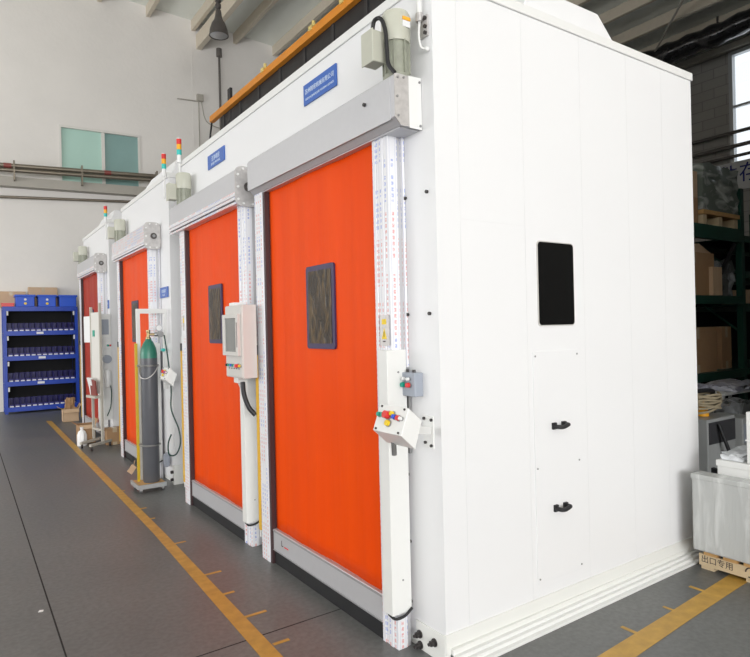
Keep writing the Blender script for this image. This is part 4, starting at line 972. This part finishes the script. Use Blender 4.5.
m = MB(); m.lumpy(9.36, 9.88, 4.6, 5.1, 1.965, 2.50, .05, 5, 4); tag(m.build('plastic_bag', 'bag', smooth=True), 'crumpled grey plastic bag beside the large brown carton on the rack', 'bag')
carton('tall brown carton standing behind the grey plastic bag', 9.42, 9.9, 5.22, 5.45, 1.965, 2.70, 'card')
carton('taped brown carton on the lower shelf of the green rack', 8.2, 9.22, 4.54, 5.2, .855, 1.50, 'card')
carton('dark brown narrow carton on the lower shelf, left of two behind the taped one', 9.30, 9.56, 4.7, 5.3, .855, 1.46, 'card', tape=False)
carton('dark brown narrow carton on the lower shelf next to the green upright', 9.62, 9.92, 4.66, 5.3, .855, 1.50, 'card')
m = MB(); m.obox((9.53, 4.50, 2.52), (.05, .04, .62), (0, .75, 0)); 
tag(m.build('black_bar', 'black'), 'black slanting bar leaning across the upper rack shelf', 'bar')

# things in front of the rack
tb_ = thing('work_table', 'low table draped with a pale lilac sheet below the green rack', 'table', (8.6, 4.1, 0))
B(8.0, 9.15, 3.85, 4.35, .64, .67).build('table_top', 'label', tb_)
for (x, y) in ((8.03, 3.88), (9.1, 3.88), (8.03, 4.3), (9.1, 4.3)): B(x, x+.035, y, y+.035, 0, .64).build('leg', 'label', tb_)
m = MB(); m.lumpy(8.25, 9.2, 3.83, 4.37, .672, .74, .03, 6, 8); tag(m.build('sheet', 'sheet', smooth=True), 'crumpled pale lilac sheet lying on the low table', 'sheet')
wm = thing('welding_machine', 'grey wheeled welding machine with a black handle beside the booth corner', 'machine', (6.5, 3.4, 0))
B(6.18, 6.75, 3.15, 3.60, .06, .60).build('body', 'machine', wm, bevel=.01)
B(6.20, 6.73, 3.142, 3.152, .35, .57).build('front_panel', 'machine_d', wm)
for (x, y) in ((6.25, 3.14), (6.68, 3.14), (6.25, 3.6), (6.68, 3.6)):
    m = MB(); m.cyl((x-.02, y, .06), (x+.02, y, .06), .06, n=16); m.build('wheel', 'black', wm)
m = MB(); m.tube([(6.2, 3.55, .6), (6.18, 3.5, .80), (6.30, 3.35, .86), (6.55, 3.30, .86), (6.68, 3.35, .80), (6.70, 3.5, .6)], .022); m.build('handle', 'black', wm, smooth=True)
m = MB(); m.tube([(6.34, 3.12, .55), (6.40, 3.06, .30), (6.50, 3.05, .12), (6.60, 3.04, .0+.03)], .018); m.build('cable', 'black', wm, smooth=True)
m = MB(); rnd = random.Random(5); pts = []
for i in range(7*14):
    a = 2*PI*i/14; pts.append((6.47+(.20+.02*rnd.random())*math.cos(a), 3.35+(.15+.02*rnd.random())*math.sin(a), .66+.025*(i/14)+.03*math.sin(a*1+i*.2)))
m.tube(pts, .012, sub=2, n=6); tag(m.build('rope_coil', 'rope', smooth=True), 'coil of tan rope lying on the welding machine', 'rope')
m = MB(); m.lathe([(0, .605), (.06, .605), (.06, .66), (.035, .68), (.035, .74), (0, .76)], (6.42, 3.32), n=16); tag(m.build('amber_bottle', 'amber', smooth=True), 'small amber container standing inside the coil of tan rope', 'container')
cbn = thing('machine_cabinet', 'tall grey machine cabinet standing right of the welding machine', 'machine', (7.0, 3.2, 0))
B(6.80, 7.10, 3.1, 3.5, .0, .56).build('body', 'machine', cbn, bevel=.01); B(6.82, 6.98, 3.094, 3.1, .30, .50).build('front_panel', 'grey_box', cbn)
bg = thing('wrapped_unit', 'grey plastic-wrapped unit with a brown patch in front of the green rack', 'wrapped unit', (7.85, 3.7, 0))
m = MB(); m.lumpy(7.55, 8.12, 3.45, 3.85, .0, .60, .03, 5, 12); m.build('cover', 'bag', bg, smooth=True)
m = MB(); m.obox((7.85, 3.425, .22), (.22, .02, .13)); m.build('brown_label', 'card', bg)

# banner on the right wall
bn = thing('wall_banner', 'pale banner with dark blue characters on the right wall below the window', 'banner', (15.9, 6.5, 4.8))
B(15.93, 15.97, 3.5, 8.1, 4.80, 5.50).build('cloth', 'banner', bn)
text('lettering', '零件存放区', .50, (15.925, 6.97, 5.17), FACE_W, 'navytxt', bn, ext=.003)

# ------------------------------------------------------------------ light
w = bpy.data.worlds.new('world'); bpy.context.scene.world = w; w.use_nodes = True
bg_ = w.node_tree.nodes['Background']; bg_.inputs[0].default_value = (.93, .97, 1, 1); bg_.inputs[1].default_value = 1.2
def area(name, loc, rot, sx, sy, power, col=(1, 1, 1)):
    l = bpy.data.lights.new(name, 'AREA'); l.shape = 'RECTANGLE'; l.size = sx; l.size_y = sy; l.energy = power; l.color = col
    o = bpy.data.objects.new(name, l); C.objects.link(o); o.location = loc; o.rotation_euler = rot; return o
area('rear_window_light', (-4.0, YS-.05, 3.2), (PI/2, 0, 0), 11.5, 4.4, 2000, (1, .995, .995))       # daylight through the rear windows, faces +y
area('left_window_light', (XW-.05, 10., 2.9), (PI/2, 0, -PI/2), 9, 3.2, 600, (1, .995, .99))   # daylight through the far left windows, faces +x
area('left_window_light', (XW-.05, -1., 3.2), (PI/2, 0, -PI/2), 11, 3.8, 40, (1, .995, .99))   # daylight through the near left windows, faces +x
sc = bpy.context.scene
sc.view_settings.view_transform = 'Standard'; sc.view_settings.look = 'None'; sc.view_settings.gamma = 1
sc.view_settings.use_curve_mapping = False; sc.view_settings.exposure = 0.
